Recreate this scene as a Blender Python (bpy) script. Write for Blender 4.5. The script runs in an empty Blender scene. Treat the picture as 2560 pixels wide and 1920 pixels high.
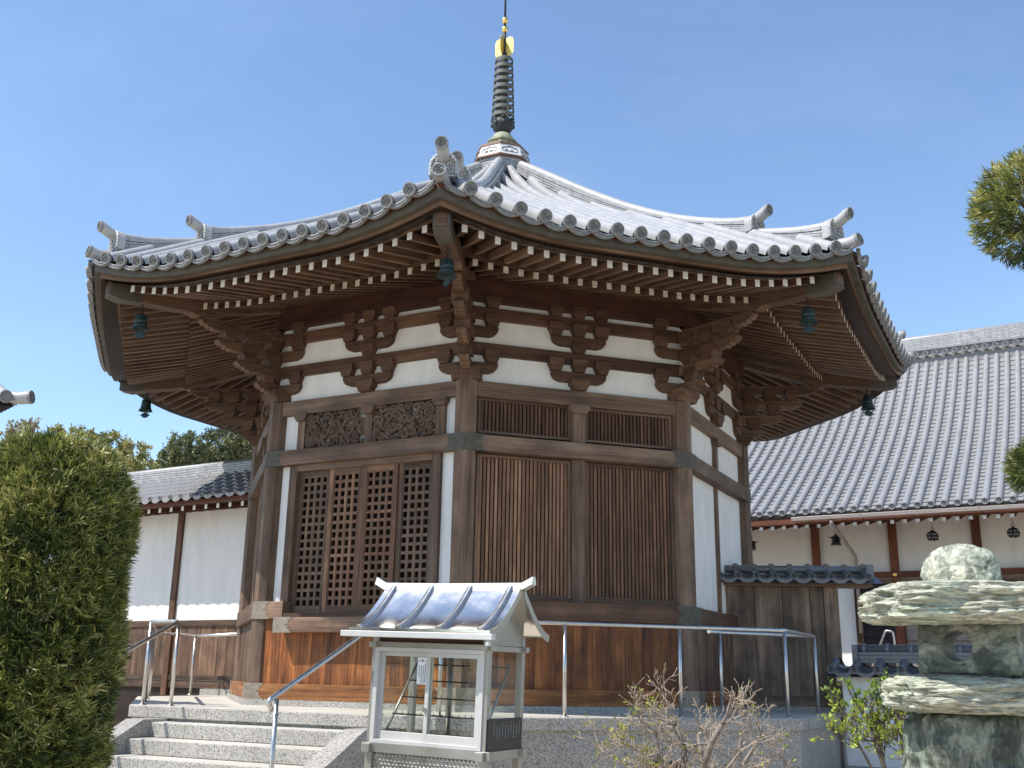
import bpy, math, random
import numpy as np
from mathutils import Vector, Matrix, noise
random.seed(7)
R = math.radians
sc = bpy.context.scene
C = sc.collection

# ------------------------------------------------------------------ camera
F_PX = 2584.24; PITCH = 0.2741; ROLL = 0.0176; YAW = -0.083
CAM = Vector((1.4208, -14.4695, 1.5))
fw = Vector((math.sin(YAW)*math.cos(PITCH), math.cos(YAW)*math.cos(PITCH), math.sin(PITCH)))
r0 = Vector((math.cos(YAW), -math.sin(YAW), 0)); u0 = r0.cross(fw)
rt = math.cos(ROLL)*r0 + math.sin(ROLL)*u0
up = -math.sin(ROLL)*r0 + math.cos(ROLL)*u0
cd = bpy.data.cameras.new('camera'); cam = bpy.data.objects.new('camera', cd); C.objects.link(cam)
cd.sensor_fit = 'HORIZONTAL'; cd.sensor_width = 36; cd.lens = F_PX/2560*36
cd.clip_start = .05; cd.clip_end = 2000
M = Matrix((( rt.x, up.x, -fw.x, CAM.x), (rt.y, up.y, -fw.y, CAM.y), (rt.z, up.z, -fw.z, CAM.z), (0,0,0,1)))
cam.matrix_world = M
sc.camera = cam

# ------------------------------------------------------------------ light
SUN_AZ = -152.5; SUN_EL = 54.0          # mathematical azimuth of the sun seen from the hall
w = bpy.data.worlds.new('World'); sc.world = w; w.use_nodes = True
nt = w.node_tree; nt.nodes.clear()
sky = nt.nodes.new('ShaderNodeTexSky'); sky.sky_type = 'NISHITA'; sky.sun_disc = False
sky.sun_elevation = R(SUN_EL); sky.sun_rotation = R(90-SUN_AZ)
sky.altitude = 0; sky.air_density = 1.0; sky.dust_density = 0.15; sky.ozone_density = 3.6
bg = nt.nodes.new('ShaderNodeBackground'); bg.inputs[1].default_value = 0.15; sky.air_density = 1.12
wo = nt.nodes.new('ShaderNodeOutputWorld')
tc_ = nt.nodes.new('ShaderNodeTexCoord'); mp_ = nt.nodes.new('ShaderNodeMapping'); mp_.inputs[2].default_value = (0, 0, R(-28)); mp_.inputs[3].default_value = (.9, 4.2, 2.6)
nz_ = nt.nodes.new('ShaderNodeTexNoise'); nz_.inputs[2].default_value = 1.6; nz_.inputs[3].default_value = 7; nz_.inputs[4].default_value = .6
nt.links.new(tc_.outputs['Generated'], mp_.inputs[0]); nt.links.new(mp_.outputs[0], nz_.inputs[0])
mr_ = nt.nodes.new('ShaderNodeMapRange'); mr_.inputs[1].default_value = .46; mr_.inputs[2].default_value = .85; mr_.inputs[3].default_value = 0; mr_.inputs[4].default_value = .10
nt.links.new(nz_.outputs[0], mr_.inputs[0])
mc_ = nt.nodes.new('ShaderNodeMix'); mc_.data_type = 'RGBA'; mc_.inputs[7].default_value = (5.6, 6.4, 7.4, 1)      # thin high cirrus
nt.links.new(mr_.outputs[0], mc_.inputs[0]); nt.links.new(sky.outputs[0], mc_.inputs[6])
nt.links.new(mc_.outputs[2], bg.inputs[0]); nt.links.new(bg.outputs[0], wo.inputs[0])
ld = bpy.data.lights.new('sun', 'SUN'); ld.energy = 4.3; ld.angle = R(.53); ld.color = (1, .955, .89)
sun = bpy.data.objects.new('sun', ld); C.objects.link(sun)
sdir = Vector((math.cos(R(SUN_AZ))*math.cos(R(SUN_EL)), math.sin(R(SUN_AZ))*math.cos(R(SUN_EL)), math.sin(R(SUN_EL))))
sun.rotation_euler = sdir.to_track_quat('Z', 'Y').to_euler(); sun.location = sdir*40
sc.view_settings.view_transform = 'Standard'; sc.view_settings.look = 'None'
sc.view_settings.exposure = 0.6; sc.view_settings.gamma = 1
sc.render.film_transparent = False

# ------------------------------------------------------------------ placing helpers
def ray(x, y): return (fw*F_PX + rt*(x-1280) + up*(960-y)).normalized()
def onz(x, y, z): d = ray(x, y); return CAM + d*((z-CAM.z)/d.z)
def ony(x, y, Y): d = ray(x, y); return CAM + d*((Y-CAM.y)/d.y)
def atd(x, y, D): d = ray(x, y); return CAM + d*(D/d.dot(fw))

# ------------------------------------------------------------------ materials
def newmat(name):
    m = bpy.data.materials.new(name); m.use_nodes = True
    n = m.node_tree; b = n.nodes['Principled BSDF']
    return m, n, b
def N(n, t, **k):
    x = n.nodes.new(t)
    for a, v in k.items():
        if a.startswith('i_'): x.inputs[int(a[2:])].default_value = v
        else: setattr(x, a, v)
    return x
def ramp(n, stops):
    r = n.nodes.new('ShaderNodeValToRGB'); e = r.color_ramp.elements
    while len(e) < len(stops): e.new(.5)
    for i, (p, c) in enumerate(stops):
        e[i].position = p; e[i].color = (*c, 1) if len(c) == 3 else c
    return r
def L(n, a, b): n.links.new(a, b)
def mapping(n, src, scale):
    tc = n.nodes.new('ShaderNodeTexCoord'); mp = n.nodes.new('ShaderNodeMapping'); mp.inputs[3].default_value = scale
    L(n, tc.outputs[src], mp.inputs[0]); return mp.outputs[0]
def mixc(n, f, a, b, mode='MIX'):
    m = n.nodes.new('ShaderNodeMix'); m.data_type = 'RGBA'; m.blend_type = mode
    for s, v in ((0, f), (6, a), (7, b)):
        if hasattr(v, 'is_output') or hasattr(v, 'links'): L(n, v, m.inputs[s])
        else: m.inputs[s].default_value = v if s == 0 else (*v, 1)
    return m.outputs[2]
def bump(n, b, h, st, dist=.01):
    bp = n.nodes.new('ShaderNodeBump'); bp.inputs[0].default_value = st; bp.inputs[1].default_value = dist
    L(n, h, bp.inputs[2]); L(n, bp.outputs[0], b.inputs['Normal'])

def wood(name, dark, mid, light, rough=.62, fine=55, patch=.5, bumpst=.35, tone=.28):
    m, n, b = newmat(name)
    a = N(n, 'ShaderNodeTexNoise', i_2=1.0, i_3=7.0, i_4=.62); L(n, mapping(n, 'UV', (1.3, fine, 1)), a.inputs[0])
    c = N(n, 'ShaderNodeTexNoise', i_2=1.0, i_3=4.0, i_4=.55); L(n, mapping(n, 'UV', (.55, 7, 1)), c.inputs[0])
    d = N(n, 'ShaderNodeTexNoise', i_2=2.6, i_3=5.0, i_4=.6); L(n, mapping(n, 'UV', (1, 1.6, 1)), d.inputs[0])
    rp = ramp(n, [(.34, dark), (.50, mid), (.66, light)])
    mx = N(n, 'ShaderNodeMath', operation='MULTIPLY_ADD', i_1=.55); L(n, c.outputs[0], mx.inputs[0])
    h = N(n, 'ShaderNodeMath', operation='MULTIPLY', i_1=.45); L(n, a.outputs[0], h.inputs[0]); L(n, h.outputs[0], mx.inputs[2])
    L(n, mx.outputs[0], rp.inputs[0])
    r2 = ramp(n, [(.3, (1-patch,)*3), (.62, (1.12, 1.1, 1.08))]); L(n, d.outputs[0], r2.inputs[0])
    col = mixc(n, 1.0, rp.outputs[0], r2.outputs[0], 'MULTIPLY')
    oi = N(n, 'ShaderNodeObjectInfo'); r3 = ramp(n, [(0, (.84, .83, .82)), (1, (1.14, 1.12, 1.1))]); L(n, oi.outputs['Random'], r3.inputs[0])
    col = mixc(n, 1.0, col, r3.outputs[0], 'MULTIPLY')
    tn_ = N(n, 'ShaderNodeUVMap', uv_map='Tone'); st__ = N(n, 'ShaderNodeSeparateXYZ'); L(n, tn_.outputs[0], st__.inputs[0])
    r4 = ramp(n, [(0, (1-tone, 1-tone, 1-tone)), (.5, (1, 1, 1)), (1, (1+tone, 1+tone*.96, 1+tone*.9))]); L(n, st__.outputs[0], r4.inputs[0])
    col = mixc(n, 1.0, col, r4.outputs[0], 'MULTIPLY')
    L(n, col, b.inputs['Base Color']); b.inputs['Roughness'].default_value = rough
    b.inputs['Specular IOR Level'].default_value = .3
    bump(n, b, a.outputs[0], bumpst, .004)
    return m
def plain(name, col, rough=.6, metal=0, spec=.5, var=.0, scale=6, bst=0, bscale=40, sv=1):
    m, n, b = newmat(name)
    b.inputs['Base Color'].default_value = (*col, 1); b.inputs['Roughness'].default_value = rough
    b.inputs['Metallic'].default_value = metal; b.inputs['Specular IOR Level'].default_value = spec
    co = mapping(n, 'Object', (1, 1, 1))
    if var:
        a = N(n, 'ShaderNodeTexNoise', i_2=scale, i_3=6.0, i_4=.6); L(n, mapping(n, 'Object', (1, 1, sv)), a.inputs[0])
        rp = ramp(n, [(.3, tuple(c*(1-var) for c in col)), (.7, tuple(min(1, c*(1+var)) for c in col))]); L(n, a.outputs[0], rp.inputs[0])
        L(n, rp.outputs[0], b.inputs['Base Color'])
        rr = N(n, 'ShaderNodeMapRange', i_3=max(.03, rough-.12), i_4=min(1, rough+.12)); L(n, a.outputs[0], rr.inputs[0]); L(n, rr.outputs[0], b.inputs['Roughness'])
    if bst:
        a2 = N(n, 'ShaderNodeTexNoise', i_2=bscale, i_3=5.0, i_4=.6); L(n, co, a2.inputs[0]); bump(n, b, a2.outputs[0], bst, .006)
    return m
def granite(name, c1, c2, c3, scale=95):
    m, n, b = newmat(name); co = mapping(n, 'Object', (1, 1, 1))
    a = N(n, 'ShaderNodeTexVoronoi', i_2=scale); L(n, co, a.inputs[0])
    sp = N(n, 'ShaderNodeSeparateColor'); L(n, a.outputs['Color'], sp.inputs[0])
    rp = ramp(n, [(.0, c3), (.22, c2), (.5, c1), (1, tuple(min(1, v*1.25) for v in c1))]); L(n, sp.outputs[0], rp.inputs[0])
    g = N(n, 'ShaderNodeTexNoise', i_2=1.6, i_3=5.0, i_4=.6); L(n, co, g.inputs[0])
    r2 = ramp(n, [(.3, (.82, .82, .8)), (.7, (1.06, 1.06, 1.06))]); L(n, g.outputs[0], r2.inputs[0])
    L(n, mixc(n, 1.0, rp.outputs[0], r2.outputs[0], 'MULTIPLY'), b.inputs['Base Color']); b.inputs['Roughness'].default_value = .55
    bump(n, b, sp.outputs[0], .12, .003)
    return m
def tile(name, col, rough=.36, joint=.25, spec=.6, jd=.80):
    m, n, b = newmat(name)
    uv = mapping(n, 'UV', (1, 1, 1)); s = N(n, 'ShaderNodeSeparateXYZ'); L(n, uv, s.inputs[0])
    fl = N(n, 'ShaderNodeMath', operation='DIVIDE', i_1=joint); L(n, s.outputs[0], fl.inputs[0])
    fr = N(n, 'ShaderNodeMath', operation='FRACT'); L(n, fl.outputs[0], fr.inputs[0])
    ff = N(n, 'ShaderNodeMath', operation='FLOOR'); L(n, fl.outputs[0], ff.inputs[0])
    fv = N(n, 'ShaderNodeMath', operation='FLOOR'); L(n, s.outputs[1], fv.inputs[0])
    cb = N(n, 'ShaderNodeCombineXYZ'); L(n, ff.outputs[0], cb.inputs[0]); L(n, fv.outputs[0], cb.inputs[1])
    wn = N(n, 'ShaderNodeTexWhiteNoise', noise_dimensions='3D'); L(n, cb.outputs[0], wn.inputs[0])
    r1 = ramp(n, [(0, tuple(c*.94 for c in col)), (.5, col), (1, tuple(min(1, c*1.04) for c in col))]); L(n, wn.outputs[0], r1.inputs[0])
    nz = N(n, 'ShaderNodeTexNoise', i_2=9.0, i_3=6.0, i_4=.65); L(n, mapping(n, 'Object', (1, 1, 1)), nz.inputs[0])
    r2 = ramp(n, [(.28, (.80, .80, .79)), (.5, (1, 1, 1)), (.75, (1.06, 1.06, 1.06))]); L(n, nz.outputs[0], r2.inputs[0])
    c = mixc(n, 1.0, r1.outputs[0], r2.outputs[0], 'MULTIPLY')
    jr = ramp(n, [(0, (jd,)*3), (.025, (jd,)*3), (.05, (1, 1, 1))]); L(n, fr.outputs[0], jr.inputs[0])
    c = mixc(n, 1.0, c, jr.outputs[0], 'MULTIPLY')
    L(n, c, b.inputs['Base Color'])
    rr = N(n, 'ShaderNodeMapRange', i_3=rough-.08, i_4=rough+.2); L(n, nz.outputs[0], rr.inputs[0]); L(n, rr.outputs[0], b.inputs['Roughness'])
    b.inputs['Specular IOR Level'].default_value = spec
    bump(n, b, jr.outputs[0], .3, .004)
    return m
def ridge_tile(name, col, bw=.27, rh=.04):
    m, n, b = newmat(name)
    br = N(n, 'ShaderNodeTexBrick'); br.inputs['Scale'].default_value = 1
    br.inputs['Brick Width'].default_value = bw; br.inputs['Row Height'].default_value = rh; br.inputs['Mortar Size'].default_value = .004
    br.inputs['Color1'].default_value = (*col, 1); br.inputs['Color2'].default_value = (*[c*.82 for c in col], 1); br.inputs['Mortar'].default_value = (.03, .03, .03, 1)
    L(n, mapping(n, 'UV', (1, 1, 1)), br.inputs[0])
    nz = N(n, 'ShaderNodeTexNoise', i_2=7.0, i_3=5.0, i_4=.6); L(n, mapping(n, 'Object', (1, 1, 1)), nz.inputs[0])
    r2 = ramp(n, [(.3, (.72, .72, .72)), (.65, (1.08, 1.08, 1.08))]); L(n, nz.outputs[0], r2.inputs[0])
    L(n, mixc(n, 1.0, br.outputs[0], r2.outputs[0], 'MULTIPLY'), b.inputs['Base Color']); b.inputs['Roughness'].default_value = .45
    iv = N(n, 'ShaderNodeMath', operation='SUBTRACT', i_0=1.0); L(n, br.outputs['Fac'], iv.inputs[1]); bump(n, b, iv.outputs[0], .6, .006)
    return m
def leafmat(name, stops, rough=.45, trans=.25):
    m, n, b = newmat(name)
    s = N(n, 'ShaderNodeSeparateXYZ'); L(n, mapping(n, 'UV', (1, 1, 1)), s.inputs[0])
    rp = ramp(n, stops); L(n, s.outputs[0], rp.inputs[0]); L(n, rp.outputs[0], b.inputs['Base Color'])
    b.inputs['Roughness'].default_value = rough; b.inputs['Specular IOR Level'].default_value = .4
    tr = N(n, 'ShaderNodeBsdfTranslucent'); L(n, rp.outputs[0], tr.inputs[0])
    mx = N(n, 'ShaderNodeMixShader', i_0=trans); L(n, b.outputs[0], mx.inputs[1]); L(n, tr.outputs[0], mx.inputs[2])
    L(n, mx.outputs[0], n.nodes['Material Output'].inputs[0])
    return m
def schist(name, dark, mid, light, stretch=(1.2, 1.2, 7), st=.9, bias=0):
    m, n, b = newmat(name); co = mapping(n, 'Object', stretch)
    d = N(n, 'ShaderNodeTexNoise', i_2=2.0, i_3=6.0, i_4=.6); L(n, co, d.inputs[0])
    va = N(n, 'ShaderNodeVectorMath', operation='MULTIPLY_ADD'); va.inputs[1].default_value = (.9, .9, .9); L(n, d.outputs['Color'], va.inputs[0]); L(n, co, va.inputs[2])
    a = N(n, 'ShaderNodeTexNoise', i_2=3.2, i_3=10.0, i_4=.68); L(n, va.outputs[0], a.inputs[0])
    p = N(n, 'ShaderNodeTexNoise', i_2=3.0, i_3=3.0, i_4=.5); L(n, mapping(n, 'Object', (1, 1, 1)), p.inputs[0])
    rp = ramp(n, [(.33-bias, dark), (.47-bias, mid), (.60-bias, light), (.72-bias, tuple(min(1, c*1.25) for c in light))]); L(n, a.outputs[0], rp.inputs[0])
    pr = ramp(n, [(.35, (.85, .93, .86)), (.65, (1.08, 1.03, .96))]); L(n, p.outputs[0], pr.inputs[0])
    fn = N(n, 'ShaderNodeTexNoise', i_2=9.0, i_3=8.0, i_4=.7); L(n, va.outputs[0], fn.inputs[0])
    fr_ = ramp(n, [(.36, (.28, .28, .26)), (.46, (.92, .92, .92)), (.62, (1.1, 1.1, 1.08))]); L(n, fn.outputs[0], fr_.inputs[0])  # fine noise darkens the crevices, putting their shade into the colour
    c_ = mixc(n, 1.0, rp.outputs[0], pr.outputs[0], 'MULTIPLY'); c_ = mixc(n, .8, c_, fr_.outputs[0], 'MULTIPLY')
    L(n, c_, b.inputs['Base Color']); b.inputs['Roughness'].default_value = .7
    ad = N(n, 'ShaderNodeMath', operation='ADD'); L(n, a.outputs[0], ad.inputs[0]); L(n, fn.outputs[0], ad.inputs[1])
    bump(n, b, ad.outputs[0], st, .03)
    return m

M_ = {}
M_['wood_grey'] = wood('weathered_grey_wood', (.058, .037, .025), (.152, .098, .066), (.240, .172, .122), patch=.35)
M_['wood_brown'] = wood('brown_wood', (.042, .021, .012), (.100, .053, .031), (.160, .092, .058), patch=.35)
M_['wood_eave'] = wood('eave_wood', (.050, .026, .015), (.128, .073, .043), (.21, .132, .084), patch=.3)
M_['wood_soffit'] = wood('shade_dark_soffit_board', (.014, .008, .005), (.028, .016, .010), (.045, .027, .018), patch=.3)  # board colour darkened to paint the shade between the rafters
M_['wood_purlin'] = wood('red_brown_purlin', (.036, .014, .008), (.070, .028, .016), (.105, .046, .027), patch=.35)
M_['wood_carved'] = wood('carved_wood', (.060, .038, .026), (.130, .085, .060), (.20, .14, .10), patch=.3)
M_['wood_slat'] = wood('slat_wood', (.070, .037, .022), (.185, .100, .058), (.30, .175, .105), patch=.4)
M_['wood_door'] = wood('door_wood', (.050, .033, .023), (.122, .080, .054), (.21, .132, .082), patch=.45)
M_['wood_orange'] = wood('orange_plank_wood', (.045, .017, .008), (.200, .070, .021), (.43, .17, .050), fine=44, patch=.6, rough=.5)
M_['wood_sill'] = wood('sill_wood', (.090, .034, .012), (.270, .110, .036), (.460, .230, .095), fine=30, patch=.45)
M_['wood_step'] = wood('step_wood', (.080, .045, .028), (.200, .125, .085), (.330, .230, .165), patch=.3)
M_['wood_fence'] = wood('grey_fence_wood', (.060, .042, .029), (.165, .115, .080), (.28, .21, .155), fine=26, patch=.55)
M_['wood_gallery'] = wood('gallery_wood', (.040, .023, .014), (.115, .068, .042), (.21, .132, .085), fine=32, patch=.5)
M_['wood_red'] = wood('red_brown_wood', (.060, .020, .010), (.115, .040, .020), (.165, .062, .032), patch=.2)
M_['shade_and_dark_wood'] = plain('dark_interior', (.010, .008, .007), .9)  # near-black standing in for unlit hollows; also used on dark boards
M_['rafter_end'] = plain('white_painted_rafter_end', (.80, .79, .76), .6, var=.06, scale=30)
M_['rafter_end_old'] = plain('stained_white_rafter_end', (.62, .54, .42), .7, var=.35, scale=38)
M_['plaster'] = plain('white_plaster', (.73, .715, .685), .85, var=.085, scale=5, bst=.08, bscale=50, sv=.3)
M_['plaster_warm'] = plain('cream_plaster', (.70, .655, .58), .85, var=.07, scale=4, sv=.3)
M_['fitting'] = plain('dark_bronze_fitting', (.085, .077, .058), .7, .05, var=.3, scale=24)
M_['fitting_light'] = plain('worn_copper_fitting', (.26, .215, .165), .5, .45, var=.25, scale=18)
M_['eaveband'] = plain('dark_copper_eave_band', (.074, .064, .047), .65, .0, var=.3, scale=9)
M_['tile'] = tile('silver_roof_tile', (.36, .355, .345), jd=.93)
M_['tile_face'] = plain('grey_tile_end', (.21, .21, .205), .5, var=.25, scale=30, bst=.1)
M_['ridge'] = ridge_tile('stacked_ridge_tile', (.40, .395, .385))
M_['tile_hallpan'] = plain('hall_pan_tile', (.235, .232, .228), .5, var=.15, scale=14)
M_['tile_dark'] = tile('blue_grey_wall_tile', (.13, .134, .142), rough=.3, joint=.28)
M_['tile_hall'] = tile('pale_hall_tile', (.26, .257, .254), joint=.26)
M_['tile_pan'] = plain('shade_dark_pan_tile', (.10, .099, .097), .5, var=.2, scale=14)  # pans darkened to paint the shadow lines between cover rows
M_['granite'] = granite('speckled_granite', (.375, .35, .315), (.20, .186, .168), (.05, .047, .044), 150)
M_['granite_top'] = granite('pale_floor_granite', (.56, .53, .46), (.50, .47, .415), (.42, .39, .34), 210)  # beige floor stone, raised further to paint sunlit brightness onto the treads
M_['granite_grey'] = granite('smooth_grey_granite', (.30, .283, .26), (.24, .226, .207), (.17, .16, .148), 120)
M_['steel'] = plain('brushed_stainless', (.56, .535, .50), .34, 1.0, var=.1, scale=20)
M_['steel_mirror'] = plain('polished_stainless', (.78, .76, .73), .24, 1.0, var=.06, scale=9, bst=.02, bscale=12)
M_['alu'] = plain('painted_aluminium', (.56, .55, .52), .4, .35, var=.05)
M_['alu_warm'] = plain('satin_steel_frame', (.36, .34, .30), .4, .7, var=.1)
M_['bronze'] = plain('green_bronze', (.026, .046, .048), .6, .35, var=.5, scale=26, bst=.15)
M_['bronze_dark'] = plain('dark_bronze', (.040, .046, .045), .6, .45, var=.3, scale=20)
M_['verdigris'] = plain('pale_verdigris', (.27, .28, .19), .7, .15, var=.3, scale=14)
M_['ringmetal'] = plain('grey_green_ring_metal', (.115, .118, .10), .65, .1, var=.2, scale=12)
M_['gold'] = plain('gilded_metal', (.86, .58, .17), .32, 1.0, var=.12, scale=20)
M_['iron'] = plain('black_cast_iron', (.022, .019, .018), .55, .4, var=.3)
M_['copper'] = plain('brown_copper_trim', (.22, .12, .085), .5, .3, var=.2)
M_['white_carved'] = plain('white_relief_panel', (.68, .67, .64), .7, var=.1, scale=30)
M_['black'] = plain('black_plaque', (.018, .017, .016), .45, var=.2)
M_['ink'] = plain('ink', (.03, .03, .03), .8)
M_['ink_white'] = plain('white_lettering', (.5, .5, .48), .7)
M_['paper'] = plain('white_paper', (.82, .82, .81), .8)
M_['gravel'] = granite('gravel_ground', (.50, .435, .345), (.40, .345, .27), (.24, .21, .17), 55)
M_['gutter'] = plain('grey_brown_gutter', (.27, .23, .205), .45, .2, var=.08)
M_['bark'] = plain('bark', (.11, .085, .062), .9, var=.4, scale=18, bst=.6, bscale=30)
M_['bark_pale'] = plain('pale_twig_bark', (.34, .27, .205), .85, var=.4, scale=14, bst=.4)
M_['bark_limb'] = plain('grey_limb_bark', (.20, .165, .135), .9, var=.45, scale=22, bst=.6, bscale=40)
M_['needle'] = leafmat('needle_leaf', [(0, (.024, .040, .012)), (.25, (.075, .105, .028)), (.55, (.215, .235, .055)), (.8, (.40, .39, .105)), (1, (.58, .52, .24))], .38, .22)
M_['needle_pale'] = leafmat('needle_leaf_pale', [(0, (.022, .036, .010)), (.5, (.085, .12, .03)), (.9, (.23, .24, .075)), (1, (.42, .38, .20))], .38, .25)
M_['leaf_lime'] = leafmat('lime_leaf', [(0, (.06, .12, .02)), (.5, (.20, .29, .035)), (1, (.42, .47, .08))], .5, .35)
M_['leaf_olive'] = leafmat('olive_leaf', [(0, (.09, .105, .038)), (.4, (.23, .235, .075)), (.8, (.42, .38, .13)), (1, (.50, .36, .16))], .5, .2)
M_['leaf_dark'] = leafmat('dark_evergreen_leaf', [(0, (.055, .075, .035)), (.5, (.155, .175, .075)), (1, (.34, .33, .15))], .5, .2)
M_['leaf_tan'] = leafmat('tan_leaf', [(0, (.22, .19, .10)), (1, (.50, .43, .27))], .6, .3)
M_['leaf_bud'] = leafmat('yellow_bud_leaf', [(0, (.17, .20, .03)), (1, (.42, .42, .10))], .5, .3)
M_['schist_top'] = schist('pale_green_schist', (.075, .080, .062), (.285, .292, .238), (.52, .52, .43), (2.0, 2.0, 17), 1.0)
M_['schist_dome'] = schist('veined_green_schist', (.075, .08, .065), (.24, .25, .205), (.50, .495, .41), (4, 4, 3), 1.0)
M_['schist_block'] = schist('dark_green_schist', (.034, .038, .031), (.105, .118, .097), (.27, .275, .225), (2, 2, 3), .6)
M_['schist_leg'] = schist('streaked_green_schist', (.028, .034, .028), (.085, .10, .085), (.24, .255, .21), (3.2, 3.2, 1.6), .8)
m, n, b = newmat('window_glass')
gl = N(n, 'ShaderNodeBsdfGlossy'); gl.inputs['Roughness'].default_value = .02
tr = N(n, 'ShaderNodeBsdfTransparent'); tr.inputs[0].default_value = (.90, .93, .91, 1)
lw = N(n, 'ShaderNodeLayerWeight', i_0=.5); pw_ = N(n, 'ShaderNodeMath', operation='POWER', i_1=5.0); L(n, lw.outputs['Facing'], pw_.inputs[0])
mp = N(n, 'ShaderNodeMath', operation='MULTIPLY_ADD', i_1=.9, i_2=.06); L(n, pw_.outputs[0], mp.inputs[0])
mx = N(n, 'ShaderNodeMixShader'); L(n, mp.outputs[0], mx.inputs[0]); L(n, tr.outputs[0], mx.inputs[1]); L(n, gl.outputs[0], mx.inputs[2])
L(n, mx.outputs[0], n.nodes['Material Output'].inputs[0]); M_['glass'] = m

# ------------------------------------------------------------------ mesh builder
class MB:
    def __init__(s): s.v = []; s.f = []; s.uv = []; s.m = []; s.sm = []; s.tn = []; s.t = .5
    def add(s, pts): i = len(s.v); s.v += [tuple(p) for p in pts]; return i
    def face(s, idx, uv=None, m=0, sm=False):
        s.f.append(tuple(idx)); s.uv.append(uv if uv else [(0, 0)]*len(idx)); s.m.append(m); s.sm.append(sm); s.tn.append(s.t)
    def box(s, T, x0, x1, y0, y1, z0, z1, ax=None, m=0, ends=None):
        # T maps local to world; ax = grain axis; ends = material of the two faces that close the grain axis
        ex = (x1-x0, y1-y0, z1-z0)
        if ax is None: ax = max(range(3), key=lambda i: abs(ex[i]))
        X = ((x0, x1), (y0, y1), (z0, z1)); ou, ov = random.random()*40, random.random()*40; s.t = random.random()
        P = [(X[0][i], X[1][j], X[2][k]) for k in (0, 1) for j in (0, 1) for i in (0, 1)]
        b = s.add([T(*p) for p in P])
        for q, fa in (((0, 2, 3, 1), 2), ((4, 5, 7, 6), 2), ((0, 1, 5, 4), 1), ((2, 6, 7, 3), 1), ((0, 4, 6, 2), 0), ((1, 3, 7, 5), 0)):
            va = [a for a in range(3) if a != fa]
            if ax in va: ua = ax; oa = [a for a in va if a != ax][0]; k = 1
            else: ua, oa = va; k = .12
            uv = [(P[i][ua]*k+ou, P[i][oa]+fa*.37+ov) for i in q]
            s.face([b+i for i in q], uv, ends if (ends is not None and fa == ax) else m)
        s.t = .5
    def prism(s, T, poly, y0, y1, m=0, ax=0, mface=None):
        # poly in local (x, z), extruded along y
        ou, ov = random.random()*40, random.random()*40; n = len(poly)
        b = s.add([T(x, y0, z) for x, z in poly] + [T(x, y1, z) for x, z in poly])
        uv = [((x if ax == 0 else z)+ou, (z if ax == 0 else x)+ov) for x, z in poly]
        s.face(range(b+n-1, b-1, -1), uv[::-1], m); s.face(range(b+n, b+2*n), uv, m if mface is None else mface)
        for i in range(n):
            j = (i+1) % n
            s.face((b+i, b+j, b+n+j, b+n+i), [(uv[i][0], y0+ov), (uv[j][0], y0+ov), (uv[j][0], y1+ov), (uv[i][0], y1+ov)], m)
    def sweep(s, prof, frames, m=0, sm=True, closed=True, cap=True, us=1, vrow=None):
        # prof: list of (a, b); frames: list of (origin, axisA, axisB)
        n = len(prof); rows = []; u = 0; us_ = []; ov = random.random()*50 if vrow is None else vrow
        pl = [0]
        for i in range(1, n+1): pl.append(pl[-1]+math.hypot(prof[i % n][0]-prof[i-1][0], prof[i % n][1]-prof[i-1][1]))
        for k, (o, A, B) in enumerate(frames):
            if k: u += (o-frames[k-1][0]).length
            us_.append(u*us); rows.append(s.add([o + A*a + B*b for a, b in prof]))
        for k in range(len(frames)-1):
            for i in range(n if closed else n-1):
                j = (i+1) % n
                vv = (ov+pl[i], ov+pl[i+1]) if vrow is None else (ov+.3, ov+.6)
                s.face((rows[k]+i, rows[k]+j, rows[k+1]+j, rows[k+1]+i), [(us_[k], vv[0]), (us_[k], vv[1]), (us_[k+1], vv[1]), (us_[k+1], vv[0])], m, sm)
        if cap and closed:
            s.face([rows[0]+i for i in range(n)][::-1], None, m); s.face([rows[-1]+i for i in range(n)], None, m)
    def tube(s, pts, r, sides=8, m=0, cap=True, sm=True):
        pts = [Vector(p) for p in pts]; fr = []; prev = None
        rr = r if isinstance(r, (list, tuple)) else [r]*len(pts)
        for i, p in enumerate(pts):
            t = (pts[min(i+1, len(pts)-1)] - pts[max(i-1, 0)]).normalized()
            a = prev if prev else (Vector((0, 0, 1)) if abs(t.z) < .9 else Vector((1, 0, 0)))
            a = (a - t*a.dot(t)).normalized(); prev = a; fr.append((p, a, t.cross(a)))
        rows = []; u = 0; ov = random.random()*30
        for k, (o, A, B) in enumerate(fr):
            rows.append(s.add([o + (A*math.cos(2*math.pi*i/sides) + B*math.sin(2*math.pi*i/sides))*rr[k] for i in range(sides)]))
        for k in range(len(fr)-1):
            l = (fr[k+1][0]-fr[k][0]).length
            for i in range(sides):
                j = (i+1) % sides
                s.face((rows[k]+i, rows[k]+j, rows[k+1]+j, rows[k+1]+i), [(u, ov+i*.02), (u, ov+i*.02+.02), (u+l, ov+i*.02+.02), (u+l, ov+i*.02)], m, sm)
            u += l
        if cap: s.face([rows[0]+i for i in range(sides)][::-1], None, m); s.face([rows[-1]+i for i in range(sides)], None, m)
    def lathe(s, prof, o, seg=24, m=0, sm=True, rot=0, cap=True):
        o = Vector(o); rows = []
        for r, z in prof: rows.append(s.add([o + Vector((r*math.cos(rot+2*math.pi*i/seg), r*math.sin(rot+2*math.pi*i/seg), z)) for i in range(seg)]))
        for k in range(len(prof)-1):
            for i in range(seg):
                j = (i+1) % seg; s.face((rows[k]+i, rows[k]+j, rows[k+1]+j, rows[k+1]+i), None, m, sm)
        if cap:
            if prof[0][0] > 1e-4: s.face([rows[0]+i for i in range(seg)][::-1], None, m)
            if prof[-1][0] > 1e-4: s.face([rows[-1]+i for i in range(seg)], None, m)
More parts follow.
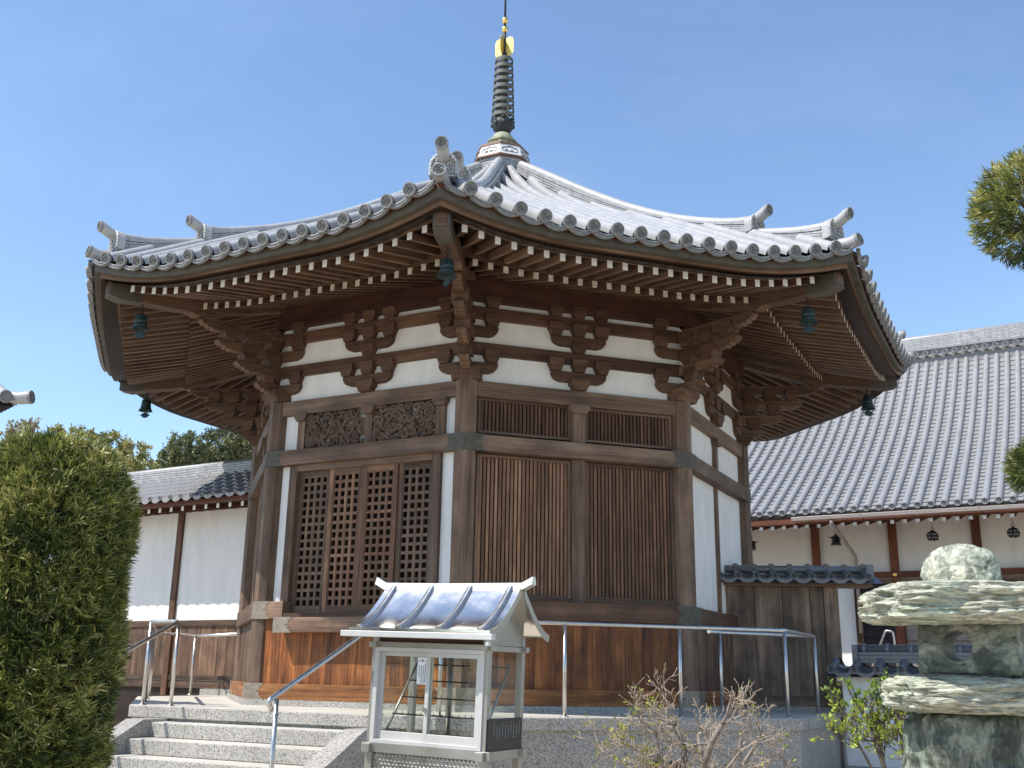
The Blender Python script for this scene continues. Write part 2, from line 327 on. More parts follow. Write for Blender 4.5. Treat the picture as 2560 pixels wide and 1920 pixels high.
    def build(s, name, mats, parent=None, bevel=0):
        me = bpy.data.meshes.new(name); me.from_pydata(s.v, [], s.f)
        if not isinstance(mats, (list, tuple)): mats = [mats]
        for k in mats: me.materials.append(M_[k] if isinstance(k, str) else k)
        ul = me.uv_layers.new(name='UVMap'); ul.active_render = True
        ul.data.foreach_set('uv', np.array([c for f in s.uv for p in f for c in p], dtype=np.float32))
        u2 = me.uv_layers.new(name='Tone'); u2.data.foreach_set('uv', np.array([c for f, t_ in zip(s.f, s.tn) for p in f for c in (t_, .5)], dtype=np.float32))
        me.polygons.foreach_set('material_index', s.m); me.polygons.foreach_set('use_smooth', s.sm)
        me.update()
        o = bpy.data.objects.new(name, me); C.objects.link(o)
        if parent is not None:
            o.parent = parent
            if parent.parent is None: o.matrix_parent_inverse = Matrix.Translation(-parent.location)
            else: o.matrix_parent_inverse = Matrix.Identity(4)
        if bevel:
            bv = o.modifiers.new('bevel', 'BEVEL'); bv.width = bevel; bv.segments = 2; bv.limit_method = 'ANGLE'; bv.angle_limit = R(35); bv.harden_normals = False
        return o
def thing(name, loc, label, cat, group=None):
    o = bpy.data.objects.new(name, None); C.objects.link(o); o.location = loc; o.empty_display_size = .2
    o['label'] = label; o['category'] = cat
    if group: o['group'] = group
    return o
def tag(o, label, cat, group=None):
    o['label'] = label; o['category'] = cat
    if group: o['group'] = group
    return o
def frame(az, c=(0, 0, 0)):
    # local (s, n, z): n points along azimuth az, s runs to the right when facing the outer side
    a = R(az); n = Vector((math.cos(a), math.sin(a), 0)); t = Vector((-math.sin(a), math.cos(a), 0)); c = Vector(c)
    return (lambda s, d, z: c + t*s + n*d + Vector((0, 0, z))), t, n
Z = Vector((0, 0, 1))
FAZ = lambda k: -67.5 + 45*k
VAZ = lambda k: -90 + 45*k
TAN = math.tan(R(22.5))

GZ = .26                                   # ground level
FLOOR = 1.125                              # terrace floor
# ------------------------------------------------------------------ ground
g = MB(); b = g.add([(-400, -400, GZ), (400, -400, GZ), (400, 400, GZ), (-400, 400, GZ)]); g.face((b, b+1, b+2, b+3), [(0, 0), (1, 0), (1, 1), (0, 1)])
go = g.build('ground', 'gravel'); go['kind'] = 'structure'

# ------------------------------------------------------------------ roof tile helpers
def end_disc(mb, c, nrm, r, m=0, comma=True):
    nrm = nrm.normalized(); a = Z - nrm*Z.dot(nrm)
    a = a.normalized() if a.length > .1 else Vector((1, 0, 0)); bb = nrm.cross(a); n = 18
    ring = lambda rad, h: mb.add([c + nrm*h + (a*math.cos(2*math.pi*i/n) + bb*math.sin(2*math.pi*i/n))*rad for i in range(n)])
    rs = [ring(r, -.025), ring(r, .0), ring(r*.95, .008), ring(r*.8, .008), ring(r*.76, -.006)]
    for k in range(4):
        for i in range(n):
            j = (i+1) % n; mb.face((rs[k]+i, rs[k]+j, rs[k+1]+j, rs[k+1]+i), None, m)
    mb.face([rs[4]+i for i in range(n)], None, m)
    if comma:
        for q in range(3):
            rows = []
            for k in range(8):
                th = q*2.0944 + k*.42; rad = r*(.16+.055*k); wd = r*.15*(1-k/8.5)+.001
                P = lambda rr, h: c + nrm*h + (a*math.cos(th) + bb*math.sin(th))*rr
                rows.append(mb.add([P(rad-wd, -.005), P(rad, .010), P(rad+wd, -.005)]))
            for k in range(7):
                for i in range(2): mb.face((rows[k]+i, rows[k]+i+1, rows[k+1]+i+1, rows[k+1]+i), None, m)
            mb.face((rows[0], rows[0]+2, rows[0]+1), None, m)
def cover_row(mb, pts, nrm_up, side, r, m=0, row=0, sides=7):
    # half round cover tiles along pts
    fr = [(p, side, u) for p, u in zip(pts, nrm_up)]
    prof = [(r*math.cos(math.pi*i/sides), r*math.sin(math.pi*i/sides)) for i in range(sides+1)]
    prof = [(r, -.03)] + prof + [(-r, -.03)]
    mb.sweep(prof, fr, m, True, closed=False, vrow=row)
def pan_row(mb, f, side, half, dip, steps, m=0, drop=.032):
    # f(i) -> (upper point, lower point, up) for each course
    n = 5
    for i in range(steps):
        a, b_, u = f(i)
        A = mb.add([a + side*(half*(2*k/n-1)) - u*(dip*(1-(2*k/n-1)**2)) for k in range(n+1)])
        B = mb.add([b_ + u*drop + side*(half*(2*k/n-1)) - u*(dip*(1-(2*k/n-1)**2)) for k in range(n+1)])
        D = mb.add([b_ - u*.012 + side*(half*(2*k/n-1)) - u*(dip*(1-(2*k/n-1)**2)) for k in range(n+1)])
        for k in range(n):
            mb.face((A+k, B+k, B+k+1, A+k+1), None, m, False); mb.face((B+k, D+k, D+k+1, B+k+1), None, m, False)

# ================================================================== OCTAGONAL HALL
hall = thing('octagonal_hall', (0, 0, FLOOR), 'octagonal brown timber temple hall with silver tiled roof and tall ringed spire', 'temple hall')
RC = 3.449; AP = RC*math.cos(R(22.5)); HF = RC*math.sin(R(22.5))     # column ring, apothem, half face
def blockpoly(c, w_, z0, z1):
    h = z1-z0; zm = z0+.45*h
    return [(c-w_, z1), (c-w_, zm), (c-w_*.83, zm-.12*h), (c-w_*.70, z0+.12*h), (c-w_*.66, z0), (c+w_*.66, z0), (c+w_*.70, z0+.12*h), (c+w_*.83, zm-.12*h), (c+w_, zm), (c+w_, z1)]
def armpoly(x0, x1, z0, z1, left=True, right=True):
    p = [(x1, z1), (x0, z1)]; h = z1-z0; rr = min(.10, (x1-x0)*.4)
    if left: p += [(x0, z1-.3*h), (x0+.012, z1-.55*h), (x0+.04, z0+.18*h), (x0+rr, z0)]
    else: p += [(x0, z0)]
    if right: p += [(x1-rr, z0), (x1-.04, z0+.18*h), (x1-.012, z1-.55*h), (x1, z1-.3*h)]
    else: p += [(x1, z0)]
    return p
def fittingpoly(x0, x1, z0, z1, sgn):
    # metal sheet with an ogee end at x1 side
    h = z1-z0; zc = (z0+z1)/2; d = (x1-x0)
    end = [(x1, z0), (x1-.02*sgn, z0+.12*h), (x1-.055*sgn, z0+.30*h), (x1-.04*sgn, zc-.1*h), (x1-.10*sgn, zc), (x1-.04*sgn, zc+.1*h), (x1-.055*sgn, z1-.30*h), (x1-.02*sgn, z1-.12*h), (x1, z1)]
    p = [(x0, z0)] + end + [(x0, z1)]
    return p if sgn > 0 else p[::-1]

for k in range(8):                                                     # columns
    T, t, nn = frame(VAZ(k)); mb = MB(); rr = .128
    pts = [(math.cos(R(22.5+45*i))*rr, math.sin(R(22.5+45*i))*rr) for i in range(8)]
    ou = random.random()*30; rows = [mb.add([T(y, RC-.01+x, zz) for x, y in pts]) for zz in (FLOOR+.07, 4.665)]
    for i in range(8):
        j = (i+1) % 8; mb.face((rows[0]+i, rows[0]+j, rows[1]+j, rows[1]+i), [(ou, i*.1), (ou, i*.1+.1), (ou+3.5, i*.1+.1), (ou+3.5, i*.1)])
    mb.face([rows[1]+i for i in range(8)], None)
    mb.build('column', 'wood_grey', hall, .006)

def plank_wall(T, s0, s1, n0, n1, z0, z1, mat, wd=.22, name='plank_skirting', parent=hall):
    mb = MB(); x = s0; 
    while x < s1-.02:
        x2 = min(x+wd*random.uniform(.85, 1.15), s1)
        if s1-x2 < .07: x2 = s1
        mb.box(T, x+.0015, x2-.0015, n0, n1+random.uniform(-.002, .002), z0, z1, 2); x = x2
    return mb.build(name, mat, parent)
def slats(T, s0, s1, n, z0, z1, mat, name):
    mb = MB(); c = int(round((s1-s0)/.0455)); p = (s1-s0)/c
    for i in range(c):
        x = s0+p*(i+.5); mb.box(T, x-.015, x+.015, n-.035, n+random.uniform(-.002, .002), z0, z1, 2)
    mb.box(T, s0, s1, n-.075, n-.05, z0, z1, 2)
    o = mb.build(name, mat, hall)
    fm = MB(); e = .03
    fm.box(T, s0-e, s0, n-.04, n+.02, z0-e, z1+e, 2); fm.box(T, s1, s1+e, n-.04, n+.02, z0-e, z1+e, 2)
    fm.box(T, s0, s1, n-.04, n+.018, z1, z1+e, 0); fm.box(T, s0, s1, n-.04, n+.018, z0-e, z0, 0)
    fm.build('window_frame', 'wood_grey', o)
    return o
def strut(T, c, hw, z0, z1, n, parent=hall):
    mb = MB(); mb.box(T, c-hw, c+hw, n-.06, n, z0, z1-.095, 2); mb.prism(T, blockpoly(c, hw*1.65, z1-.095, z1), n-.06, n+.045)
    return mb.build('strut', 'wood_grey', parent)
def carved(T, s0, s1, z0, z1, n):
    mb = MB(); rnd = random.Random(int(abs(s0)*1000)+5)
    bk = MB(); bk.box(T, s0, s1, n-.06, n-.05, z0, z1, 0); bko = bk.build('plaster_panel', 'plaster', hall)
    W, H = s1-s0, z1-z0
    def strip(pts, r):
        mb.tube([T(min(max(x, s0+.012), s1-.012), y, min(max(z, z0+.012), z1-.012)) for x, y, z in pts], r, 6, 0)
    for i in range(105):                                               # cloud and wave scrolls
        cx, cz = s0+W*rnd.random(), z0+H*rnd.random(); R0 = rnd.uniform(.035, .085); a0 = rnd.random()*6.28; sg = rnd.choice((-1, 1)); dep = rnd.uniform(-.03, .012)
        strip([(cx+R0*(1-q/13)*math.cos(a0+sg*q*.55), n+dep+.02*q/12, cz+R0*(1-q/13)*math.sin(a0+sg*q*.55)) for q in range(12)], [.017*(1-abs(q-4)/16)+.004 for q in range(12)])
    for i in range(3):                                                 # long winding bodies
        ph = rnd.random()*6; am = rnd.uniform(.2, .34)*H; zc = z0+H*(.3+.2*i)
        strip([(s0+W*q/26, n+.012*math.sin(q*.9), zc+am*math.sin(ph+q*.62)) for q in range(27)], [.013+.012*math.sin(math.pi*q/26) for q in range(27)])
    for i in range(26):
        cx, cz = s0+W*rnd.random(), z0+H*rnd.random(); a0 = rnd.random()*6.28; l = rnd.uniform(.05, .13)
        strip([(cx+l*q/5*math.cos(a0+q*.16), n+.005, cz+l*q/5*math.sin(a0+q*.16)) for q in range(6)], [.011, .014, .013, .010, .007, .003])
    return mb.build('carved_panel', 'wood_carved', hall)

for k in range(8):
    T, t, nn = frame(FAZ(k)); kk = k if k < 4 else k-8                 # kk: -2 left, -1 left front (door), 0 right front, 1 right
    RR = lambda d: d*TAN
    # ---- common: stone plinth, sill, skirting, rails, beams
    mb = MB(); mb.prism(lambda x, y, z: T(x, z, y), [(-RR(3.36), 3.36), (RR(3.36), 3.36), (RR(2.9), 2.9), (-RR(2.9), 2.9)], FLOOR, 1.19); mb.build('stone_plinth', 'granite', hall)
    mb = MB(); mb.prism(lambda x, y, z: T(x, z, y), [(-RR(3.325), 3.325), (RR(3.325), 3.325), (RR(3.0), 3.0), (-RR(3.0), 3.0)], 1.19, 1.357, 0); gs = mb.build('ground_sill', 'wood_sill', hall, .005)
    # grain of the sill follows its length
    for sg in (-1, 1):
        mb = MB(); mb.prism(T, fittingpoly(sg*RR(3.328), sg*(RR(3.328)-.26), 1.187, 1.362, -sg), 3.30, 3.329); mb.build('metal_fitting', 'fitting_light', gs)
    plank_wall(T, -RR(3.24), RR(3.24), 3.19, 3.24, 1.357, 2.075, 'wood_orange' if kk in (-1, 0) else 'wood_gallery')
    door = kk == -1
    rails = [(-RR(3.31), RR(3.31))] if not door else [(-RR(3.31), -.94), (.94, RR(3.31))]
    for a, b_ in rails:
        mb = MB()
        pl = [(a, 3.31), (b_, 3.31), (b_ if b_ < 1.2 else RR(3.1), 3.1), (a if a > -1.2 else -RR(3.1), 3.1)]
        mb.prism(lambda x, y, z: T(x, z, y), pl, 2.07, 2.262); lr = mb.build('lower_rail', 'wood_brown' if not door else 'wood_step', hall, .005)
        for sg in (-1, 1):
            if (sg < 0 and a < -1.2) or (sg > 0 and b_ > 1.2):
                mb = MB(); mb.prism(T, fittingpoly(sg*RR(3.314), sg*(RR(3.314)-.25), 2.067, 2.266, -sg), 3.28, 3.314); mb.build('metal_fitting', 'fitting_light' if door else 'fitting', lr)
    mb = MB(); mb.prism(lambda x, y, z: T(x, z, y), [(-RR(3.30), 3.30), (RR(3.30), 3.30), (RR(3.1), 3.1), (-RR(3.1), 3.1)], 3.85, 4.03); mr = mb.build('middle_rail', 'wood_grey', hall, .006)
    for sg in (-1, 1):
        mb = MB(); mb.prism(T, fittingpoly(sg*RR(3.304), sg*(RR(3.304)-.25), 3.847, 4.034, -sg), 3.27, 3.304); mb.build('metal_fitting', 'fitting', mr)
    mb = MB(); mb.box(T, -HF+.10, HF-.10, 3.12, 3.25, 4.472, 4.648, 0); mb.build('top_beam', 'wood_grey', hall, .006)
    # ---- bracket zone wall and through beams
    mb = MB(); mb.box(T, -RR(3.19), RR(3.19), 3.13, 3.19, 4.648, 5.60, 0); mb.build('plaster_panel', 'plaster', hall)
    for z0, z1 in ((4.962, 5.105), (5.385, 5.53)):
        mb = MB(); mb.box(T, -RR(3.24), RR(3.24), 3.16, 3.238, z0, z1, 0); mb.build('bracket_beam', 'wood_brown', hall, .004)
    mb = MB(); mb.box(T, -RR(3.30), RR(3.30), 3.17, 3.275, 5.592, 5.93, 0); mb.build('eave_purlin', 'wood_purlin', hall)
    # ---- middle bracket set
    mb = MB()
    for z0 in (4.745, 5.175): mb.prism(T, armpoly(-.335, .335, z0, z0+.118), 3.17, 3.262)
    bs = mb.build('bracket_set', 'wood_brown', hall, .004)
    for c, w_, z0, z1 in [(0, .118, 4.650, 4.790), (0, .09, 5.095, 5.230)] + [(c, .09, z0, z0+.152) for z0 in (4.866, 5.296) for c in (-.285, 0, .285)] + [(c, .088, 5.52, 5.655) for c in (-.285, 0, .285)]:
        mb = MB(); mb.prism(T, blockpoly(c, w_, z0, z1), 3.17, 3.285 if w_ < .1 else 3.30); mb.build('bearing_block', 'wood_brown', bs, .003)
    # ---- infill of the face
    if kk in (0, -2):
        strut(T, 0, .075, 4.03, 4.475, 3.235)
        for a, b_ in ((-1.155, -.112), (.112, 1.155)):
            slats(T, a, b_, 3.175, 4.10, 4.44, 'wood_brown', 'transom_grille')
            slats(T, a, b_, 3.175, 2.335, 3.80, 'wood_slat', 'slat_window')
        mb = MB(); mb.box(T, -.075, .075, 3.12, 3.225, 2.262, 3.85, 2); mb.build('mullion', 'wood_grey', hall, .004)
        mb = MB(); mb.box(T, -1.2, 1.2, 3.0, 3.10, 2.2, 4.5, 0); mb.build('shade_backing', 'shade_and_dark_wood', hall)  # near-black sheet stands in for the unlit interior behind the slats
        mb = MB(); mb.box(T, -1.22, 1.22, 3.11, 3.16, 3.832, 3.85, 0); mb.build('window_head', 'wood_brown', hall)
        mb = MB(); mb.box(T, -1.22, 1.22, 3.11, 3.20, 2.262, 2.304, 0); mb.build('window_sill', 'wood_brown', hall)
    elif door:
        for c in (-.921, .0485, 1.019): strut(T, c, .052, 4.03, 4.478, 3.232)
        for a, b_ in ((-.869, -.0035), (.1005, .967)): carved(T, a, b_, 4.04, 4.47, 3.20)
        for a, b_ in ((-1.21, -.973), (1.071, 1.21)):
            mb = MB(); mb.box(T, a, b_, 3.13, 3.18, 4.02, 4.48, 2); mb.build('plaster_panel', 'plaster', hall)
        for a, b_ in ((-1.21, -1.046), (1.04, 1.21)):
            mb = MB(); mb.box(T, a, b_, 3.13, 3.18, 2.262, 3.86, 2); mb.build('plaster_panel', 'plaster', hall)
        for a, b_ in ((-1.046, -.937), (.935, 1.04)):
            mb = MB(); mb.box(T, a, b_, 3.10, 3.235, 2.262, 3.852, 2); mb.build('door_post', 'wood_grey', hall, .004)
        mb = MB(); mb.box(T, -.937, .935, 3.10, 3.24, 3.775, 3.852, 0); mb.build('door_lintel', 'wood_grey', hall, .004)
        mb = MB(); mb.box(T, -.937, .935, 3.08, 3.30, 2.072, 2.128, 0); mb.build('door_sill', 'wood_brown', hall, .003)
        mb = MB(); mb.box(T, -.955, .955, 3.245, 3.43, 1.912, 2.075, 0); st = mb.build('door_step', 'wood_step', hall, .006)
        for sg in (-1, 1):
            mb = MB(); mb.prism(T, fittingpoly(sg*.958, sg*.70, 1.909, 2.079, -sg), 3.40, 3.434); mb.build('metal_fitting', 'fitting_light', st)
        pw = 1.872/4
        for i in range(4):
            x0 = -.937+pw*i; x1 = x0+pw; nb = 3.175 if i in (0, 3) else 3.205; mb = MB()
            z0, z1 = 2.128, 3.775; e = .052
            mb.box(T, x0, x0+e, nb-.035, nb, z0, z1, 2); mb.box(T, x1-e, x1, nb-.035, nb, z0, z1, 2)
            mb.box(T, x0+e, x1-e, nb-.034, nb-.002, z1-.06, z1, 0); mb.box(T, x0+e, x1-e, nb-.034, nb-.002, z0, z0+.075, 0)
            cx = (pw-2*e)/4; cz = (z1-.06-z0-.075)/16
            for j in range(5):
                xx = x0+e+cx*j; mb.box(T, xx-.017 if j else xx, xx+.017 if j < 4 else xx, nb-.032, nb-.006, z0+.075, z1-.06, 2)
            for j in range(17):
                zz = z0+.075+cz*j; mb.box(T, x0+e, x1-e, nb-.030, nb-.009, zz-.017 if j else zz, zz+.017 if j < 16 else zz, 0)
            o = mb.build('lattice_door', 'wood_door' if i not in (1, 2) else 'wood_slat', hall)
        mb = MB(); mb.box(T, -1.2, 1.2, 2.98, 3.06, 2.0, 4.02, 0); mb.build('shade_backing', 'shade_and_dark_wood', hall)  # near-black sheet paints the dark of the interior behind the lattice
    else:
        mb = MB(); mb.box(T, -1.21, 1.21, 3.13, 3.18, 2.262, 4.475, 2); mb.build('plaster_panel', 'plaster', hall)
        strut(T, 0, .05, 4.03, 4.475, 3.232)
        mb = MB(); mb.box(T, -.045, .045, 3.15, 3.215, 2.262, 3.85, 2); mb.build('mullion', 'wood_grey', hall)
    # ---- eave boards: soffits, copper band, board
    lift = lambda q: max(0, (q-.354)/.646)**2
    zfly = lambda d, s: 5.43 + (5.12-d)*.245 + .215*lift(abs(s)/(TAN*d))*(d/5.12)**3
    zbas = lambda d, s: 5.53 + (4.33-d)*.34 + .09*lift(abs(s)/(TAN*d))*(d/4.33)**3
    def sheet(mb, d0, d1, f0, f1, m=0, n=16):
        rows = []
        for i in range(n+1):
            q = 2*i/n-1; rows.append(mb.add([T(q*TAN*d0, d0, f0(d0, q*TAN*d0)), T(q*TAN*d1, d1, f1(d1, q*TAN*d1))]))
        for i in range(n):
            u0_, u1_ = (2*i/n-1)*TAN*d1, (2*(i+1)/n-1)*TAN*d1
            mb.face((rows[i], rows[i]+1, rows[i+1]+1, rows[i+1]), [(u0_, d0*1.0), (u0_, d1), (u1_, d1), (u1_, d0)], m)
    mb = MB(); sheet(mb, 4.28, 5.32, lambda d, s: zfly(d, s)+.041, lambda d, s: zfly(d, s)+.041)
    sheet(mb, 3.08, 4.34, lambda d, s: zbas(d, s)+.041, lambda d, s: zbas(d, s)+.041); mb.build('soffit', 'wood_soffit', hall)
    def strip(name, d0, d1, za, zb, mat):
        mb = MB(); sheet(mb, d1, d1, lambda d, s: za(s), lambda d, s: zb(s)); sheet(mb, d0, d1, lambda d, s: za(s*d1/d), lambda d, s: za(s)); sheet(mb, d1, d0, lambda d, s: zb(s), lambda d, s: zb(s*d1/d))
        sheet(mb, d0, d0, lambda d, s: zb(s*d1/d), lambda d, s: za(s*d1/d)); mb.build(name, mat, hall)
    el = lambda s: lift(abs(s)/(TAN*5.4))
    strip('eave_board', 5.10, 5.33, lambda s: 5.468+.225*el(s), lambda s: 5.522+.24*el(s), 'wood_eave')
    strip('eave_band', 5.16, 5.395, lambda s: 5.496+.25*el(s), lambda s: 5.566+.27*el(s), 'eaveband')
    strip('tile_batten', 5.16, 5.40, lambda s: 5.567+.27*el(s), lambda s: 5.60+.28*el(s), 'wood_red')
    strip('rafter_rail', 4.305, 4.342, lambda s: 5.572+.09*lift(abs(s)/(TAN*4.37)), lambda s: 5.672+.12*lift(abs(s)/(TAN*4.37)), 'wood_eave')
# ---- rafters
def rafter(mb, T, s, d0, d1, zf, w_, h):
    n = Vector((0, 0, 1)); P = []
    for d in (d0, d1):
        for ds in (-w_/2, w_/2):
            for dz in (-h/2, h/2): P.append(T(s+ds, d, zf(d, s)+dz))
    b = mb.add(P); ou, ov = random.random()*40, random.random()*40; l = d1-d0
    for q, e in (((0, 4, 5, 1), 0), ((2, 3, 7, 6), 0), ((0, 2, 6, 4), 0), ((1, 5, 7, 3), 0), ((4, 6, 7, 5), 1), ((0, 1, 3, 2), 0)):
        mb.face([b+i for i in q], [(ou+(l if i >= 4 else 0), ov+.06*(i % 2)+.05*((i//2) % 2)) for i in q], e)
rest_f, rest_b = MB(), MB()
for k in range(8):
    T, t, nn = frame(FAZ(k)); kk = k if k < 4 else k-8
    for i in range(24):
        s = (i-11.5)*.1662; d0 = max(4.22, (abs(s)+.08)/TAN)
        mb = rest_f if kk not in (-2, -1, 0, 1) else MB()
        rafter(mb, T, s, d0, 5.12, zfly, .056, .078)
        if mb is not rest_f: mb.build('flying_rafter', ['wood_eave', 'rafter_end'], hall)
    for i in range(20):
        s = (i-9.5)*.1662; d0 = max(3.1, (abs(s)+.07)/TAN)
        mb = rest_b if kk not in (-2, -1, 0, 1) else MB()
        rafter(mb, T, s, d0, 4.33, zbas, .056, .076)
        if mb is not rest_b: mb.build('base_rafter', ['wood_eave', 'rafter_end_old'], hall)
o = rest_f.build('flying_rafter', ['wood_eave', 'rafter_end'], hall); o['kind'] = 'stuff'
o = rest_b.build('base_rafter', ['wood_eave', 'rafter_end_old'], hall); o['kind'] = 'stuff'

# ---- corner brackets and hip rafters
for k in range(8):
    T, t, nn = frame(VAZ(k)); TT = lambda r, y, z, T=T: T(y, r, z)
    def nose(r0_, tip, z0, h):
        return [(r0_, z0), (tip-.20, z0), (tip-.175, z0-.008), (tip-.15, z0+.016), (tip-.11, z0+.012), (tip-.085, z0+.042), (tip-.05, z0+.04), (tip-.02, z0+.066), (tip, z0+.085), (tip-.004, z0+.108), (tip-.03, z0+h+.006), (tip-.09, z0+h+.008), (tip-.13, z0+h), (r0_, z0+h)]
    mb = MB()
    mb.prism(TT, nose(3.2, 3.80, 4.755, .118), -.055, .055)
    mb.prism(TT, nose(3.2, 4.085, 4.966, .118), -.055, .055)
    mb.prism(TT, nose(3.2, 4.35, 5.178, .118), -.055, .055)
    mb.prism(TT, nose(3.2, 4.58, 5.388, .130), -.055, .055)
    cb = mb.build('bracket_set', 'wood_eave', hall, .004)
    mb = MB(); mb.prism(TT, blockpoly(RC, .165, 4.645, 4.79), -.165, .165); mb.build('bearing_block', 'wood_brown', cb, .004)
    for z0, rs in ((4.873, (3.66,)), (5.084, (3.62, 3.94)), (5.296, (3.60, 3.90, 4.20))):
        for r_ in rs:
            mb = MB(); mb.prism(TT, blockpoly(r_, .088, z0, z0+.165), -.088, .088); mb.build('bearing_block', 'wood_brown', cb, .003)
    for sg in (-1, 1):                                                 # half arms along the two walls
        Tf, tf, nf = frame(VAZ(k)+22.5*sg); fs = lambda x: -sg*x
        for z0 in (4.745, 5.175):
            mb = MB(); p = armpoly(.985, 1.34, z0, z0+.118, True, False); mb.prism(Tf, [(fs(x), z) for x, z in (p if sg < 0 else p[::-1])], 3.17, 3.262)
            mb.build('bracket_arm', 'wood_brown', cb, .004)
        for z0, z1 in ((4.866, 5.018), (5.296, 5.448), (5.52, 5.655)):
            mb = MB(); mb.prism(Tf, blockpoly(fs(1.055), .09, z0, z1), 3.17, 3.285); mb.build('bearing_block', 'wood_brown', cb, .003)
    # base hip rafter with scrolled nose
    mb = MB(); mb.prism(TT, [(3.2, 5.93), (3.6, 5.79), (4.60, 5.505), (4.66, 5.50), (4.70, 5.525), (4.75, 5.522), (4.79, 5.55), (4.835, 5.565), (4.85, 5.60), (4.82, 5.65), (4.7, 5.70), (3.6, 6.0), (3.2, 6.14)], -.072, .072)
    mb.build('hip_rafter', 'wood_eave', hall, .005)
    # flying hip rafter with five sided nose
    mb = MB(); sec = lambda w_, zb, zs, zt: [(-w_, zb), (w_, zb), (w_, zs), (0, zt), (-w_, zs)]
    fr = [(T(0, r_, 0), t, Z) for r_ in (4.45, 4.85, 5.30, 5.53, 5.665)]
    secs = [sec(.078, 5.60, 5.76, 5.77), sec(.078, 5.515, 5.70, 5.71), sec(.079, 5.49, 5.665, 5.70), sec(.082, 5.465, 5.655, 5.69), sec(.082, 5.495, 5.65, 5.688)]
    rows = [mb.add([o_ + A*a + Z*b_ for a, b_ in s_]) for (o_, A, _), s_ in zip(fr, secs)]
    for q in range(4):
        for i in range(5):
            j = (i+1) % 5; mb.face((rows[q]+i, rows[q]+j, rows[q+1]+j, rows[q+1]+i), [(q*.3, i*.1), (q*.3, i*.1+.1), (q*.3+.3, i*.1+.1), (q*.3+.3, i*.1)], 0 if q < 2 else 1)
    mb.face([rows[4]+i for i in range(5)], None, 1)
    fh = mb.build('hip_rafter', ['wood_eave', 'eaveband'], hall)
    mb = MB(); mb.prism(lambda x, y, z: T(x, y, z), [(-.055, 5.515), (.055, 5.515), (.055, 5.64), (0, 5.668), (-.055, 5.64)], 5.655, 5.672); mb.build('nose_plate', 'wood_brown', fh)

# ---- tiled roof slopes
Dp = [.30, .39, 1.0, 1.515, 2.64, 3.5, 4.5, 5.45]; Zp = [8.95, 8.86, 8.31, 7.92, 7.22, 6.735, 6.165, 5.622]
cf = np.polyfit(Dp, Zp, 4)
zroof0 = lambda d: float(np.polyval(cf, d))
zroof = lambda d, s: zroof0(d) + .29*lift(min(1.02, abs(s)/(TAN*d)))*(d/5.45)**3
for k in range(8):
    T, t, nn = frame(FAZ(k)); mb = MB(); kk = k if k < 4 else k-8
    def surf(d, s): return T(s, d, zroof(d, s))
    def nup(d, s):
        e = .02; a = surf(d+e, s)-surf(d-e, s); return t.cross(a).normalized() if t.cross(a).z > 0 else -t.cross(a).normalized()
    for i in range(17):
        s = (i-8)*.2455; dmin = max(.42, (abs(s)+.055)/TAN); n = max(2, int((5.45-dmin)/.25)+1)
        ds = [5.45-(5.45-dmin)*q/n for q in range(n+1)]
        cover_row(mb, [surf(d, s)+Z*.014 for d in ds], [nup(d, s) for d in ds], t, .067, 0, row=i+20*k)
        c = surf(5.485, s)+Z*.034
        nd = (surf(5.45, s)-surf(5.25, s)).normalized(); nd = (nd+nn).normalized()
        end_disc(mb, c+nn*.012, nd, .069, 1)
    for i in range(18):
        s = (i-8.5)*.2455; dmin = max(.42, (abs(s)-.02)/TAN); n = max(1, int((5.45-dmin)/.2))
        st_ = (5.45-dmin)/n
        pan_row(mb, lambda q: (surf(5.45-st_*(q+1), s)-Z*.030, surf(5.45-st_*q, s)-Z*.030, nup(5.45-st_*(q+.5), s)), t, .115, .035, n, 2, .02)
        # hanging front plate of the eave tile
        rows = []
        ds_ = (zroof(5.45, s+.12)-zroof(5.45, s-.12))/.24
        for q in range(9):
            x = (q/4-1)*.122; zc = zroof(5.45, s)+ds_*x - .034*(1-(q/4-1)**2) + .008; hgt = .046*(1-.30*abs(q/4-1)**2)
            rows.append(mb.add([T(s+x, 5.43, zc-.012), T(s+x, 5.47, zc-.012), T(s+x, 5.472, zc-.026), T(s+x, 5.462, zc-.03), T(s+x, 5.462, zc-.012-hgt+.012), T(s+x, 5.472, zc-.012-hgt+.008), T(s+x, 5.472, zc-.012-hgt), T(s+x, 5.43, zc-.012-hgt)]))
        for q in range(8):
            for e in range(8): mb.face((rows[q]+e, rows[q]+(e+1) % 8, rows[q+1]+(e+1) % 8, rows[q+1]+e), None, 1)
    # closing sheet under the tiles
    rows = []
    for i in range(13):
        q = 2*i/12-1; rows.append(mb.add([T(q*TAN*d, d, zroof(d, q*TAN*d)-.06) for d in (.3, 1.0, 1.8, 2.7, 3.6, 4.6, 5.39)]))
    for i in range(12):
        for e in range(6): mb.face((rows[i]+e, rows[i]+e+1, rows[i+1]+e+1, rows[i+1]+e), None, 2)
    mb.build('roof_slope', ['tile', 'tile_face', 'tile_pan'], hall)

